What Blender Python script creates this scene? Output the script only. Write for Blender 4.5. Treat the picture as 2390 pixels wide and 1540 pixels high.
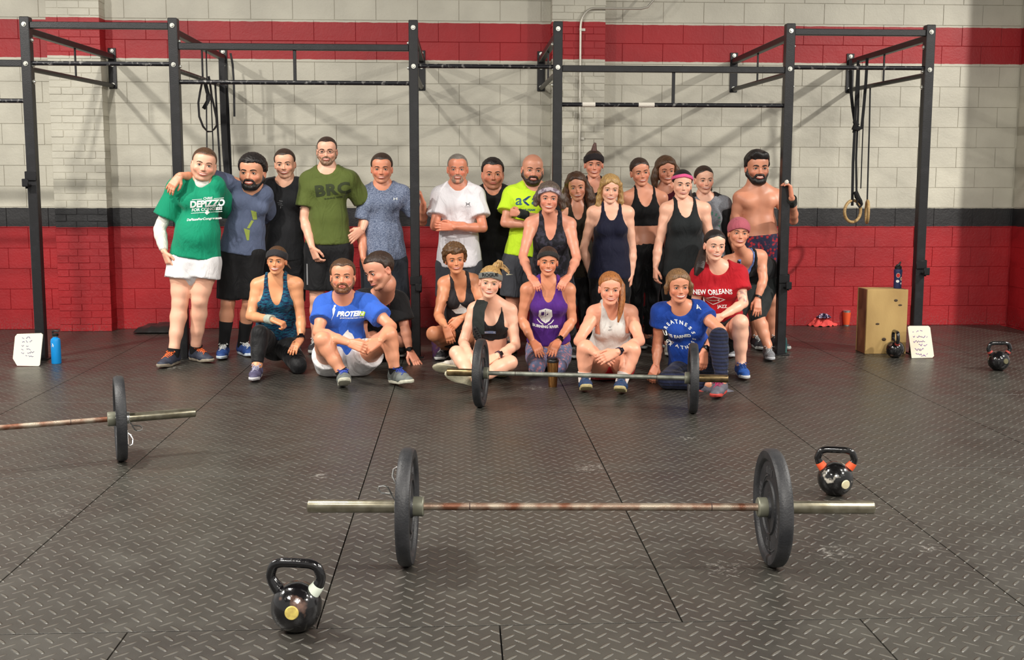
import bpy, bmesh, math, random
import numpy as np
from math import sin, cos, radians, pi, sqrt
from mathutils import Vector, Matrix
from mathutils.bvhtree import BVHTree
for o in list(bpy.data.objects): bpy.data.objects.remove(o)
random.seed(5)
C = bpy.context.scene.collection
# ---------------------------------------------------------------- camera
CD, CH, CF, CX, CY = 10.5305, 1.4631, 2429.85, 1189.86, 703.13
_a, _b, _c = radians(2.7179), radians(6.4856), radians(0.0961)
FW = Vector((sin(_a)*cos(_b), cos(_a)*cos(_b), -sin(_b)))
_r = Vector((cos(_a), -sin(_a), 0)); _u = _r.cross(FW)
RT = _r*cos(_c) + _u*sin(_c); UP = -_r*sin(_c) + _u*cos(_c)
CAM = Vector((0, -CD, CH))
cd = bpy.data.cameras.new('camera'); cam = bpy.data.objects.new('camera', cd); C.objects.link(cam)
cam.matrix_world = Matrix(((RT.x, UP.x, -FW.x, CAM.x), (RT.y, UP.y, -FW.y, CAM.y), (RT.z, UP.z, -FW.z, CAM.z), (0, 0, 0, 1)))
cd.sensor_width = 36; cd.lens = CF/2390*36; cd.shift_x = -(CX-1195)/2390; cd.shift_y = (CY-770)/2390
bpy.context.scene.camera = cam
def ray(x, y): return FW + RT*((x-CX)/CF) - UP*((y-CY)/CF)
def at(x, y, Y):                      # the point of the world that stands at depth Y
    d = ray(x, y); return CAM + d*((Y+CD)/d.y)
def flo(x, y, z=0.0):                 # the point of the world at height z
    d = ray(x, y); return CAM + d*((z-CH)/d.z)
def near(x, y, P, L, s):              # point at distance L from P on the sight line: s=-1 nearer, +1 farther
    d = ray(x, y).normalized(); m = CAM - P; b = m.dot(d); c = m.dot(m) - L*L
    D = b*b - c
    t = -b + (s*sqrt(D) if D > 0 else 0)
    return CAM + d*t
# ---------------------------------------------------------------- world, lamps, exposure
w = bpy.data.worlds.new('world'); bpy.context.scene.world = w; w.use_nodes = True
w.node_tree.nodes['Background'].inputs[0].default_value = (1.0, 0.97, 0.925, 1)
w.node_tree.nodes['Background'].inputs[1].default_value = 0.6
def lamp(x, y, z, size, energy, col=(1, .955, .885)):
    l = bpy.data.lights.new('ceiling_or_fill_lamp', 'AREA'); l.shape = 'DISK'; l.size = size; l.energy = energy; l.color = col
    o = bpy.data.objects.new('ceiling_or_fill_lamp', l); o.location = (x, y, z); C.objects.link(o)
    return o
lamp(-5.6, -5.4, 4.6, .26, 470); lamp(-2.9, -5.5, 5.3, .24, 291)
lamp(4.6, -7.2, 5.2, .5, 123); lamp(8.0, -5.3, 5.2, .3, 851)
lamp(-3.4, -9.6, 5.0, .9, 212); lamp(0.6, -11.4, 4.2, 1.2, 537); lamp(5.8, -9.6, 5.0, .9, 380)  # these three are added as frontal fill, not known ceiling fixtures
vs = bpy.context.scene.view_settings; vs.view_transform = 'Standard'; vs.look = 'None'; vs.gamma = 1; vs.exposure = 0.0
try: vs.use_curve_mapping = False
except Exception: pass
# ---------------------------------------------------------------- helpers
def lin(c): return tuple((v/255/12.92 if v/255 <= .04045 else ((v/255+.055)/1.055)**2.4) for v in c)
class NT:
    def __init__(s, m): s.t = m.node_tree
    def n(s, ty, ins=None, **kw):
        nd = s.t.nodes.new(ty)
        for k, v in kw.items(): setattr(nd, k, v)
        for k, v in (ins or {}).items():
            if isinstance(v, bpy.types.NodeSocket): s.t.links.new(v, nd.inputs[k])
            else: nd.inputs[k].default_value = v
        return nd
    def m(s, op, a, b=0.0, c=0.0): return s.n('ShaderNodeMath', {0: a, 1: b, 2: c}, operation=op).outputs[0]
    def mix(s, f, a, b):
        nd = s.t.nodes.new('ShaderNodeMix'); nd.data_type = 'RGBA'
        for i, v in ((0, f), (6, a), (7, b)):
            if isinstance(v, bpy.types.NodeSocket): s.t.links.new(v, nd.inputs[i])
            else: nd.inputs[i].default_value = v if i == 0 else (*v, 1)
        return nd.outputs[2]
MC = {}
def mat(name, rgb=(128, 128, 128), rough=.6, metal=0.0, bump=0.0, scale=30.0, var=0.0, rgb2=None, vscale=None, stretch=(1, 1, 1), ior=1.45, coat=0.0, thr=None, detail=3.0, alpha=1.0, trans=0.0):
    if name in MC: return MC[name]
    m = bpy.data.materials.new(name); m.use_nodes = True; MC[name] = m
    N = NT(m); b = m.node_tree.nodes['Principled BSDF']; c = lin(rgb)
    b.inputs['Base Color'].default_value = (*c, 1); b.inputs['Roughness'].default_value = rough
    b.inputs['Metallic'].default_value = metal; b.inputs['IOR'].default_value = ior
    if coat: b.inputs['Coat Weight'].default_value = coat; b.inputs['Coat Roughness'].default_value = .08
    if trans: b.inputs['Transmission Weight'].default_value = trans
    L = m.node_tree.links
    if bump or var or rgb2:
        tc = N.n('ShaderNodeTexCoord'); mp = N.n('ShaderNodeMapping', {0: tc.outputs['Object'], 3: stretch})
    if rgb2 or var:
        c2 = lin(rgb2) if rgb2 else tuple(v*(1-var) for v in c)
        nz = N.n('ShaderNodeTexNoise', {'Vector': mp.outputs[0], 'Scale': vscale or scale, 'Detail': detail})
        f = nz.outputs[0]
        lo, hi = thr or (.35, .65)
        f = N.n('ShaderNodeMapRange', {0: f, 1: lo, 2: hi}).outputs[0]
        L.new(N.mix(f, c, c2), b.inputs['Base Color'])
    if bump:
        nz = N.n('ShaderNodeTexNoise', {'Vector': mp.outputs[0], 'Scale': scale, 'Detail': 3.0})
        bp = N.n('ShaderNodeBump', {'Height': nz.outputs[0], 'Strength': bump, 'Distance': .01})
        L.new(bp.outputs[0], b.inputs['Normal'])
    return m
def link(name, me, parent=None):
    o = bpy.data.objects.new(name, me); C.objects.link(o)
    if parent is not None: o.parent = parent
    return o
def tag(o, label=None, cat=None, group=None, kind=None):
    for k, v in (('label', label), ('category', cat), ('group', group), ('kind', kind)):
        if v: o[k] = v
    return o
def empty(name, loc, label=None, cat=None, group=None, rz=0.0):
    o = link(name, None); o.location = loc; o.rotation_euler = (0, 0, rz); o.empty_display_size = .1
    bpy.context.view_layer.update()
    return tag(o, label, cat, group)
def frame(d, up=(0, 0, 1)):
    d = Vector(d).normalized(); up = Vector(up)
    if abs(d.dot(up)) > .95: up = Vector((0, 1, 0)) if abs(d.y) < .9 else Vector((1, 0, 0))
    s = d.cross(up).normalized(); return d, s, s.cross(d).normalized()
class MB:
    def __init__(s): s.v = []; s.f = []; s.mi = []; s.cur = 0
    def add(s, vs, fs):
        n = len(s.v); s.v += [tuple(v) for v in vs]; s.f += [tuple(i+n for i in f) for f in fs]; s.mi += [s.cur]*len(fs)
        return s
    def box(s, c, d, R=None, bev=0.0):
        x, y, z = (k/2 for k in d); R = R or Matrix.Identity(3); c = Vector(c)
        if not bev:
            P = [(i*x, j*y, k*z) for k in (-1, 1) for i, j in ((-1, -1), (1, -1), (1, 1), (-1, 1))]
            F = [(3, 2, 1, 0), (4, 5, 6, 7), (0, 1, 5, 4), (1, 2, 6, 5), (2, 3, 7, 6), (3, 0, 4, 7)]
            return s.add([c + R@Vector(p) for p in P], F)
        bm = bmesh.new(); bmesh.ops.create_cube(bm, size=1)
        for v in bm.verts: v.co = Vector((v.co.x*d[0], v.co.y*d[1], v.co.z*d[2]))
        bmesh.ops.bevel(bm, geom=bm.edges[:], offset=bev, segments=1, affect='EDGES', profile=.5)
        bm.verts.index_update()
        s.add([c + R@v.co for v in bm.verts], [[v.index for v in f.verts] for f in bm.faces]); bm.free(); return s
    def tube(s, pts, r, n=10, closed=False, caps=True, flat=None, up=(0, 0, 1)):
        pts = [Vector(p) for p in pts]; m = len(pts)
        if not isinstance(r, (list, tuple)): r = [r]*m
        V = []; pu = None
        for i, p in enumerate(pts):
            a = pts[(i-1) % m] if (closed or i) else p; b = pts[(i+1) % m] if (closed or i < m-1) else p
            d = (b-a).normalized()
            if pu is None: d, sx, uu = frame(d, up)
            else:
                sx = d.cross(pu)
                sx = sx.normalized() if sx.length > 1e-5 else frame(d)[1]
                uu = sx.cross(d).normalized()
            pu = uu
            fx = flat if flat else 1.0
            for k in range(n):
                t = 2*pi*k/n; V.append(p + sx*cos(t)*r[i] + uu*sin(t)*r[i]*fx)
        F = []
        for i in range(m if closed else m-1):
            for k in range(n):
                a = i*n+k; b = i*n+(k+1) % n; j = ((i+1) % m)*n
                F.append((a, b, j+(k+1) % n, j+k))
        if caps and not closed: F += [tuple(range(n-1, -1, -1)), tuple((m-1)*n+k for k in range(n))]
        return s.add(V, F)
    def lathe(s, prof, n=32, c=(0, 0, 0), ax=(0, 0, 1), closed=False):
        d, sx, uu = frame(ax, (0, 1, 0)); c = Vector(c); V = []
        for (r, h) in prof:
            for k in range(n):
                t = 2*pi*k/n; V.append(c + d*h + (sx*cos(t) + uu*sin(t))*max(r, 1e-4))
        F = []; m = len(prof)
        for i in range(m if closed else m-1):
            for k in range(n):
                j = (i+1) % m; F.append((i*n+k, i*n+(k+1) % n, j*n+(k+1) % n, j*n+k))
        return s.add(V, F)
    def build(s, name, mats, parent=None, smooth=True, angle=40):
        me = bpy.data.meshes.new(name); me.from_pydata(s.v, [], s.f)
        mats = mats if isinstance(mats, (list, tuple)) else [mats]
        for m in mats: me.materials.append(m)
        if len(mats) > 1: me.polygons.foreach_set('material_index', s.mi)
        bm = bmesh.new(); bm.from_mesh(me); bmesh.ops.recalc_face_normals(bm, faces=bm.faces)
        if smooth:
            ca = radians(angle)
            for f in bm.faces: f.smooth = True
            for e in bm.edges:
                if len(e.link_faces) == 2 and e.calc_face_angle(0) > ca: e.smooth = False
        bm.to_mesh(me); bm.free()
        o = link(name, me, parent)
        if parent is not None: o.matrix_parent_inverse = parent.matrix_world.inverted()
        return o
def copy_tree(o, parent=None):
    c = o.copy(); C.objects.link(c)
    if parent is not None: c.parent = parent
    for ch in list(o.children): copy_tree(ch, c)
    return c
# ================================================================ THE ROOM
def paint_mat():
    m = bpy.data.materials.new('painted_masonry'); m.use_nodes = True; N = NT(m); L = m.node_tree.links; b = m.node_tree.nodes['Principled BSDF']
    g = N.n('ShaderNodeNewGeometry'); sp = N.n('ShaderNodeSeparateXYZ', {0: g.outputs['Position']})
    nz = N.n('ShaderNodeTexNoise', {'Vector': g.outputs['Position'], 'Scale': 9.0, 'Detail': 2.0})
    z = N.m('ADD', sp.outputs[2], N.m('MULTIPLY', N.m('SUBTRACT', nz.outputs[0], .5), .014))
    big = N.n('ShaderNodeTexNoise', {'Vector': g.outputs['Position'], 'Scale': 1.6, 'Detail': 4.0})
    fine = N.n('ShaderNodeTexNoise', {'Vector': g.outputs['Position'], 'Scale': 60.0, 'Detail': 3.0})
    bf = N.n('ShaderNodeMapRange', {0: big.outputs[0], 1: .35, 2: .7}).outputs[0]
    W = N.mix(bf, lin((202, 198, 182)), lin((178, 174, 160)))
    R = N.mix(bf, lin((166, 24, 31)), lin((144, 19, 27)))
    K = N.mix(bf, lin((40, 39, 40)), lin((29, 29, 31)))
    # scuffs low down where bags and plates have rubbed the paint
    c = N.mix(N.m('GREATER_THAN', z, 1.028), R, K)
    c = N.mix(N.m('GREATER_THAN', z, 1.212), c, W)
    c = N.mix(N.m('GREATER_THAN', z, 2.668), c, R)
    c = N.mix(N.m('GREATER_THAN', z, 3.028), c, W)
    lowd = N.n('ShaderNodeMapRange', {0: z, 1: .0, 2: .16, 3: .5, 4: 0.0}).outputs[0]
    sc = N.n('ShaderNodeMapRange', {0: fine.outputs[0], 1: .5, 2: .62}).outputs[0]
    c = N.mix(N.m('MULTIPLY', lowd, sc), c, lin((120, 84, 80)))
    L.new(c, b.inputs['Base Color']); b.inputs['Roughness'].default_value = .5
    nb = N.n('ShaderNodeTexNoise', {'Vector': g.outputs['Position'], 'Scale': 45.0, 'Detail': 5.0, 'Roughness': .65})
    pk = N.n('ShaderNodeTexNoise', {'Vector': g.outputs['Position'], 'Scale': 7.0, 'Detail': 3.0})
    h = N.m('ADD', nb.outputs[0], N.m('MULTIPLY', pk.outputs[0], 1.6))
    bp = N.n('ShaderNodeBump', {'Height': h, 'Strength': .55, 'Distance': .006}); L.new(bp.outputs[0], b.inputs['Normal'])
    return m
PAINT = paint_mat()
def block_mesh(name, dx, dy, dz, bev):      # only the faces that show: front and the bevels round it; front face at y=0
    x, z = dx/2, dz/2; V = []; 
    for (ex, ez, y) in ((x, z, dy), (x, z, bev), (x-bev, z-bev, 0)):
        V += [(-ex, y, -ez), (ex, y, -ez), (ex, y, ez), (-ex, y, ez)]
    F = [(8, 9, 10, 11)]
    for k in (0, 4):
        for i in range(4): F.append((k+i, k+(i+1) % 4, k+4+(i+1) % 4, k+4+i))
    me = bpy.data.meshes.new(name); me.from_pydata(V, [], F); me.materials.append(PAINT); return me
PIL = [(-3.945, -3.44, -.17), (.90, 1.425, -.17)]
JT = .0026
wb = MB(); wb.box((-.1, .106, 1.9), (11.7, .2, 3.84)); wall = wb.build('wall_back', PAINT, smooth=False); tag(wall, kind='structure')
wall.data.materials[0] = PAINT
blk = block_mesh('block', .4064-JT, .02, .2032-JT, .0024)
cells = []
for j in range(18):
    x = -5.9 + (.2032 if j % 2 else 0)
    while x < 5.6:
        cx, cz = x+.2032, j*.2032+.1016
        x0, x1 = cx-.2032, cx+.2032
        if not any(x0 > a-.02 and x1 < b+.02 for a, b, _ in PIL):
            rank = 0
            if cx < -4.75 or cz > 3.3: rank = 3
            elif -2.3 < cx < 2.6 and cz < 1.35: rank = 2
            elif cz > 3.05: rank = 1
            cells.append((rank, random.random(), cx, cz))
        x += .4064
cells.sort()
st = MB()
for i, (rk, _, cx, cz) in enumerate(cells):
    dy = random.uniform(-.0015, .0015); xx = min(cx, 5.49+.2)
    if i < 300 and cx < 5.46:
        o = bpy.data.objects.new('block', blk); C.objects.link(o); o.parent = wall; o.location = (cx, dy-.001, cz)
        o.rotation_euler = (random.uniform(-.003, .003), 0, random.uniform(-.002, .002))
    else:
        wd = min(.4064-JT, (5.688-cx+.2)*1.0)
        st.box((cx if wd > .39 else 5.688-wd/2, .009+dy, cz), (wd, .02, .2032-JT), bev=.003)
tag(st.build('block_remainder', PAINT, wall, smooth=False), kind='stuff')
for k, (x0, x1, yf) in enumerate(PIL):
    pm = MB(); pm.box(((x0+x1)/2, yf/2+.004, 1.9), (x1-x0-.008, -yf-.008, 3.84)); pil = pm.build('trim_%d' % (k+1), PAINT, smooth=False); tag(pil, kind='structure')
    shapes = {}
    for j in range(54):
        z = j*.0677+.0338; x = x0; first = (.2032 if j % 2 else .105)+.02*random.random()
        while x < x1-.01:
            x2 = min(x+first, x1)
            if x1-x2 < .05: x2 = x1
            key = round((x2-x)*100); wd = key/100
            if key not in shapes:
                b = MB(); b.box((0, 0, 0), (wd-.0034, -yf-.006, .0677-.0036), bev=.0022)
                me = bpy.data.meshes.new('brick'); me.from_pydata(b.v, [], b.f); me.materials.append(PAINT); shapes[key] = me
            o = bpy.data.objects.new('brick', shapes[key]); C.objects.link(o); o.parent = pil
            o.location = ((x+x2)/2+random.uniform(-.0012, .0012), yf/2+random.uniform(-.003, .002), z); o.rotation_euler = (0, random.uniform(-.006, .006), random.uniform(-.006, .006))
            x = x2; first = .2032
wr = MB(); wr.box((5.80, -.47, 1.9), (.2, 1.14, 3.84)); wallr = wr.build('wall_right', PAINT, smooth=False); tag(wallr, kind='structure')
blr = block_mesh('block_side', .4064-JT, .02, .2032-JT, .0035)
for j in range(17):
    for i in range(2):
        o = bpy.data.objects.new('block', blr); C.objects.link(o); o.parent = wallr
        o.rotation_euler = (0, 0, -pi/2); o.location = (5.694+random.uniform(-.001, .001), -.22-(i+(.5 if j % 2 else 0))*.4064, j*.2032+.1016)
# ---- floor: rubber mats with a raised tread
def floor_mat():
    m = bpy.data.materials.new('tread_rubber'); m.use_nodes = True; N = NT(m); L = m.node_tree.links; b = m.node_tree.nodes['Principled BSDF']
    g = N.n('ShaderNodeNewGeometry'); sp = N.n('ShaderNodeSeparateXYZ', {0: g.outputs['Position']}); X, Y = sp.outputs[0], sp.outputs[1]
    k = 1/.0535/sqrt(2)
    U = N.m('MULTIPLY', N.m('ADD', X, Y), k); V = N.m('MULTIPLY', N.m('SUBTRACT', X, Y), k)
    fu, fv = N.m('FLOOR', U), N.m('FLOOR', V)
    par = N.m('ABSOLUTE', N.m('SUBTRACT', N.m('MULTIPLY', N.m('FRACT', N.m('MULTIPLY', N.m('ADD', fu, fv), .5)), 2.0), 0.0))   # 0 or 1
    u = N.m('SUBTRACT', N.m('SUBTRACT', U, fu), .5); v = N.m('SUBTRACT', N.m('SUBTRACT', V, fv), .5)
    inv = N.m('SUBTRACT', 1.0, par)
    a = N.m('ADD', N.m('MULTIPLY', u, par), N.m('MULTIPLY', v, inv)); c = N.m('ADD', N.m('MULTIPLY', v, par), N.m('MULTIPLY', u, inv))
    r = N.m('SQRT', N.m('ADD', N.m('POWER', N.m('DIVIDE', a, .60), 2.0), N.m('POWER', N.m('DIVIDE', c, .115), 2.0)))
    bar = N.n('ShaderNodeMapRange', {0: r, 1: 1.15, 2: .55}, interpolation_type='SMOOTHSTEP').outputs[0]
    fine = N.n('ShaderNodeTexNoise', {'Vector': g.outputs['Position'], 'Scale': 420.0, 'Detail': 2.0})
    h = N.m('ADD', bar, N.m('MULTIPLY', fine.outputs[0], .14))
    bp = N.n('ShaderNodeBump', {'Height': h, 'Strength': 1.0, 'Distance': .0036}); L.new(bp.outputs[0], b.inputs['Normal'])
    big = N.n('ShaderNodeTexNoise', {'Vector': g.outputs['Position'], 'Scale': .8, 'Detail': 5.0, 'Roughness': .6}); bf = N.n('ShaderNodeMapRange', {0: big.outputs[0], 1: .35, 2: .68}).outputs[0]
    col = N.mix(bf, lin((54, 53, 48)), lin((43, 40, 37)))
    mid = N.n('ShaderNodeTexNoise', {'Vector': g.outputs['Position'], 'Scale': 5.0, 'Detail': 4.0}); mf = N.n('ShaderNodeMapRange', {0: mid.outputs[0], 1: .45, 2: .75, 4: .5}).outputs[0]
    col = N.mix(mf, col, lin((68, 66, 60)))
    col = N.mix(N.m('MULTIPLY', bar, .35), col, lin((112, 109, 100)))
    # chalk: trodden patches at known places on the floor
    spots = [(flo(1605, 1022), .16), (flo(1375, 1092), .22), (flo(1690, 1325), .2), (flo(1940, 1290), .22), (flo(745, 1110), .15), (flo(975, 835), .25), (flo(1830, 832), .22), (flo(1240, 905), .25), (flo(400, 858), .3), (flo(100, 825), .3), (flo(150, 1195), .12), (flo(2170, 1280), .12), (flo(430, 815), .2)]
    acc = None
    for p, rad in spots:
        d = N.n('ShaderNodeVectorMath', {0: g.outputs['Position'], 1: tuple(p)}, operation='DISTANCE').outputs['Value']
        f = N.n('ShaderNodeMapRange', {0: d, 1: rad, 2: 0.0}).outputs[0]
        acc = f if acc is None else N.m('MAXIMUM', acc, f)
    cn = N.n('ShaderNodeTexNoise', {'Vector': g.outputs['Position'], 'Scale': 34.0, 'Detail': 6.0, 'Roughness': .7})
    ch = N.n('ShaderNodeMapRange', {0: N.m('ADD', cn.outputs[0], N.m('MULTIPLY', acc, .24)), 1: .70, 2: .86, 4: .42}).outputs[0]
    col = N.mix(N.m('MULTIPLY', ch, N.m('GREATER_THAN', acc, .001)), col, lin((200, 196, 188)))
    L.new(col, b.inputs['Base Color'])
    L.new(N.n('ShaderNodeMapRange', {0: mid.outputs[0], 1: .3, 2: .7, 3: .30, 4: .43}).outputs[0], b.inputs['Roughness'])
    b.inputs['IOR'].default_value = 1.52
    return m
RUB = floor_mat()
fb = MB(); fb.box((0, -5.6, -.09), (14, 12.2, .14)); floor = fb.build('floor', mat('under_floor', (26, 24, 23), .9), smooth=False); tag(floor, kind='structure')
shp = {}
def mat_piece(x0, x1, y0, y1):
    key = (round(x1-x0, 3), round(y1-y0, 3))
    if key not in shp:
        b = MB(); b.box((0, 0, -.01), (key[0]-.005, key[1]-.005, .02), bev=.0006)
        me = bpy.data.meshes.new('mat'); me.from_pydata(b.v, [], b.f); me.materials.append(RUB); shp[key] = me
    o = bpy.data.objects.new('mat', shp[key]); C.objects.link(o); o.parent = floor; o.location = ((x0+x1)/2, (y0+y1)/2, 0)
GX, GY = -1.6986, 3.3204-CD
for j in range(-1, 4):
    y0 = GY+1.8288*j; y1 = min(y0+1.8288, -.02)
    off = 0 if j >= 0 else flo(297, 1476).x-GX
    for i in range(-4, 7):
        x0 = GX+off+1.2192*i; x1 = min(x0+1.2192, 5.68)
        if x1-x0 > .1: mat_piece(x0, x1, y0, y1)
cl = MB(); cl.box((0, -6.5, 6.25), (16, 14, .1)); ceil = cl.build('ceiling', mat('dim_ceiling', (92, 88, 82), .9), smooth=False); tag(ceil, kind='structure')
# ================================================================ THE RIG
STEEL = mat('black_powder_coat', (22, 22, 24), .4, .0, bump=.12, scale=160, rgb2=(34, 34, 37), vscale=14, thr=(.5, .8))
CHALKED = mat('chalked_black_bar', (30, 30, 34), .38, .3, rgb2=(148, 146, 142), vscale=26, thr=(.56, .74), stretch=(1, 1, 1))
ZINC = mat('zinc_bolt', (205, 205, 196), .3, .8)
TAPE = mat('white_tape', (214, 208, 196), .75, bump=.3, scale=90)
RY = -1.786; S = .076
PX = [-3.4858, -2.3149, -.3788, .8071, 2.7452, 3.9313]; HR = 2.781
rig = empty('pull_up_rig', (PX[2], RY, 0), 'black steel pull-up rig of six uprights bolted to the block wall', 'rig')
def rigbox(name, a, b, sx, sz, m=STEEL, lab=None):
    a, b = Vector(a), Vector(b); d = (b-a); L = d.length; d, s, u = frame(d)
    mb = MB(); mb.box((a+b)/2, (sx, L, sz), Matrix((s, d, u)).transposed(), bev=.004); o = mb.build(name, m, rig, angle=30)
    if lab: o['label'] = lab
    return o
def bolt(p, d=(0, -1, 0)):
    b = MB(); b.lathe([(0, .014), (.010, .014), (.012, .010), (.012, .004), (.019, .004), (.019, 0), (0, 0)], 12, p, d); b.build('bolt', ZINC, rig)
def rigtube(name, a, b, r, m=CHALKED):
    mb = MB(); a, b = Vector(a), Vector(b); mb.tube([a, b], r, 14); return mb.build(name, m, rig)
ends = []
for i, x in enumerate(PX):
    mb = MB(); mb.box((x, RY, HR/2+.003), (S, S, HR-.006), bev=.005); mb.build('upright', STEEL, rig, angle=30)
    mb = MB(); mb.box((x, RY, .005), (.13, .13, .01), bev=.002); mb.build('foot_plate', STEEL, rig)
    bolt((x-.0, RY-S/2, 2.72)); bolt((x, RY-S/2, 2.41))
    for z in (2.60, 2.40, 2.27): bolt((x+(-1 if i in (2, 5, 3) else 1)*S/2, RY+.01, z), ((-1 if i in (2, 5, 3) else 1), 0, 0))
    # bracket to the wall
    wx_ = x+.10 if i == 0 else x
    rigbox('wall_beam', (x, RY+S/2, 2.675), (wx_, -.016, 2.675), .052, .052)
    rigtube('wall_bar', (x, RY+S/2, 2.375), (wx_, -.014, 2.40), .021, STEEL if i != 1 else CHALKED)
    rigtube('wall_strut', ((x+wx_)/2, -.86, 2.655), ((x+wx_)/2, -.86, 2.40), .009, STEEL)
    mb = MB(); mb.box((wx_, -.008, 2.567), (S, .012, .39), bev=.002); mb.build('wall_plate', STEEL, rig)
    for z in (2.735, 2.60, 2.41): bolt((wx_, -.014, z))
def bay(a, b, zb, zt, strut, beamr=.05):
    xa, xb = a+S/2, b-S/2
    if zb: rigbox('crossbeam', (xa, RY, zb), (xb, RY, zb), .05, .052)
    rigtube('pull_up_bar', (xa, RY, zt), (xb, RY, zt), .018)
    if strut and zb: rigbox('bar_strut', ((a+b)/2, RY, zt), ((a+b)/2, RY, zb), .025, .025)
bay(-5.35, PX[0], 2.415, 2.118, True); bay(PX[0], PX[1], 2.718, 2.418, False)
bay(PX[1], PX[2], 2.560, 2.276, True); bay(PX[2], PX[3], None, 2.417, False)
bay(PX[3], PX[4], 2.403, 2.111, True); bay(PX[4], PX[5], 2.715, 2.427, False)
for a, b in ((1359, 1389), (1490, 1527)):
    A, B = at(a, 246, RY), at(b, 246, RY); mb = MB(); mb.tube([(A.x, RY, 2.111), (B.x, RY, 2.111)], .0205, 14); o = mb.build('grip_tape', TAPE, rig); o['label'] = 'white tape wrapped on the bar'
# J hooks on the uprights
HK = mat('hook_steel', (24, 24, 26), .45, .3)
for (px, py, i, lab) in ((68, 420, 0, 'black steel hook on the leftmost rig upright at chest height'), (970, 662, 2, 'black steel hook on the upright beside the seated man'), (1822, 658, 4, 'black steel hook on the upright beside the shirtless man'), (2143, 625, 5, 'black steel hook on the upright beside the wooden box')):
    z = at(px, py, RY).z; x = PX[i]; s = -1 if i == 0 else 1
    e = empty('j_hook', (x, RY, z), lab, 'hook', 'hooks on the rig uprights')
    mb = MB(); mb.box((x+s*(S/2+.008), RY, z), (.012, .09, .14), bev=.003); mb.box((x, RY-S/2-.007, z+.03), (.085, .010, .07), bev=.003); mb.build('plate', HK, e)
    mb = MB(); mb.box((x+s*(S/2-.01), RY-S/2-.03, z-.045), (.05, .07, .02), bev=.004); mb.box((x+s*(S/2-.01), RY-S/2-.06, z-.02), (.05, .014, .06), bev=.004); mb.build('hook', HK, e)
# ---- conduit on the brick pier
mb = MB(); yy = -.19
P = [at(1355, 560, yy), at(1355, 62, yy)]; bx = P[1].x
P[0].x = bx; P[0].z = .5
T = at(1388, 19, yy); pts = [P[0], P[1]]
for k in range(1, 7):
    a = k/6*pi/2; r = T.z-P[1].z; pts.append(Vector((bx+(T.x-bx)*(1-cos(a)), yy, P[1].z+r*sin(a))))
e1 = at(1497, 15, yy); e2 = at(1532, -8, yy); pts += [Vector((e1.x, yy, T.z)), Vector((e1.x+.06, yy, T.z+.015)), e2, e2+Vector((.3, 0, .35))]
cond = empty('conduit_pipe', (bx, yy, .5), 'thin galvanised electrical conduit running up the brick pier and bending right', 'pipe')
mb.tube(pts, .0115, 10); mb.build('pipe', mat('galvanised', (196, 192, 180), .35, .55), cond)
for z in (1.9, 2.95):
    mb = MB(); mb.tube([(bx, yy, z-.012), (bx, yy, z+.012)], .0145, 10); mb.box((bx+.03, yy+.01, z), (.035, .006, .024)); mb.build('pipe_strap', mat('galvanised'), cond)
# ---- hanging bands, straps and rings
BAND = mat('black_band', (22, 21, 24), .6, bump=.15, scale=60)
WEB = mat('black_webbing', (20, 20, 22), .85, bump=.3, scale=300)
def ribbon(mb, pts, wd, th=.004, side=None):
    pts = [Vector(p) for p in pts]
    for i in range(len(pts)-1):
        pass
    V = []; n = len(pts)
    for i, p in enumerate(pts):
        d = (pts[min(i+1, n-1)]-pts[max(i-1, 0)]).normalized(); s = Vector(side) if side else Vector((1, 0, 0)); s = (s-d*s.dot(d)).normalized(); u = s.cross(d).normalized()
        V += [p+s*wd/2+u*th/2, p-s*wd/2+u*th/2, p-s*wd/2-u*th/2, p+s*wd/2-u*th/2]
    F = [(0, 1, 2, 3), tuple(4*(n-1)+k for k in (3, 2, 1, 0))]
    for i in range(n-1):
        for k in range(4): F.append((4*i+k, 4*i+(k+1) % 4, 4*i+4+(k+1) % 4, 4*i+4+k))
    mb.add(V, F)
def pxs(L, Y): return [at(x, y, Y) for x, y in L]
x1 = PX[1]
def band(L, Y, wd, label, side=None, m=BAND, name='resistance_band', cat='band', th=.004):
    mb = MB(); ribbon(mb, pxs(L, Y), wd, th, side); o = mb.build(name, m); tag(o, label, cat); return o
band([(473, 186), (467, 215), (463, 240), (465, 272), (474, 295), (484, 307), (494, 307), (501, 300), (506, 292), (505, 275), (500, 250), (494, 225), (491, 200), (487, 178)], -1.0, .030, 'wide black resistance band looped over the bracket bar behind the second upright', side=(.7, -.7, 0))
band([(478, 190), (484, 215), (489, 228), (484, 238), (475, 254)], -.95, .034, 'short black strap end dangling inside the looped band')
band([(481, 115), (483, 180), (482, 260), (483, 345), (484, 420), (485, 500)], -.86, .012, 'thin dark cord hanging behind the man in the green shirt')
band([(502, 190), (507, 280), (512, 360), (516, 440), (517, 500)], -.7, .018, 'narrow black strap hanging left of the long thick band')
band([(491, 195), (494, 260), (497, 330), (499, 420), (500, 480)], -.8, .010, 'thin black cord hanging beside the narrow strap')
band([(517, 135), (519, 200), (522, 290), (526, 360), (532, 430), (534, 500)], -.5, .055, 'long thick black band hanging from the bracket beam', th=.012)
band([(528, 205), (531, 260), (534, 330), (537, 400), (539, 480)], -.45, .035, 'long dark band hanging just right of the thickest band')
band([(538, 124), (543, 150), (546, 200), (547, 272)], -.32, .020, 'short black strap hanging by the wall plate')
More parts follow.
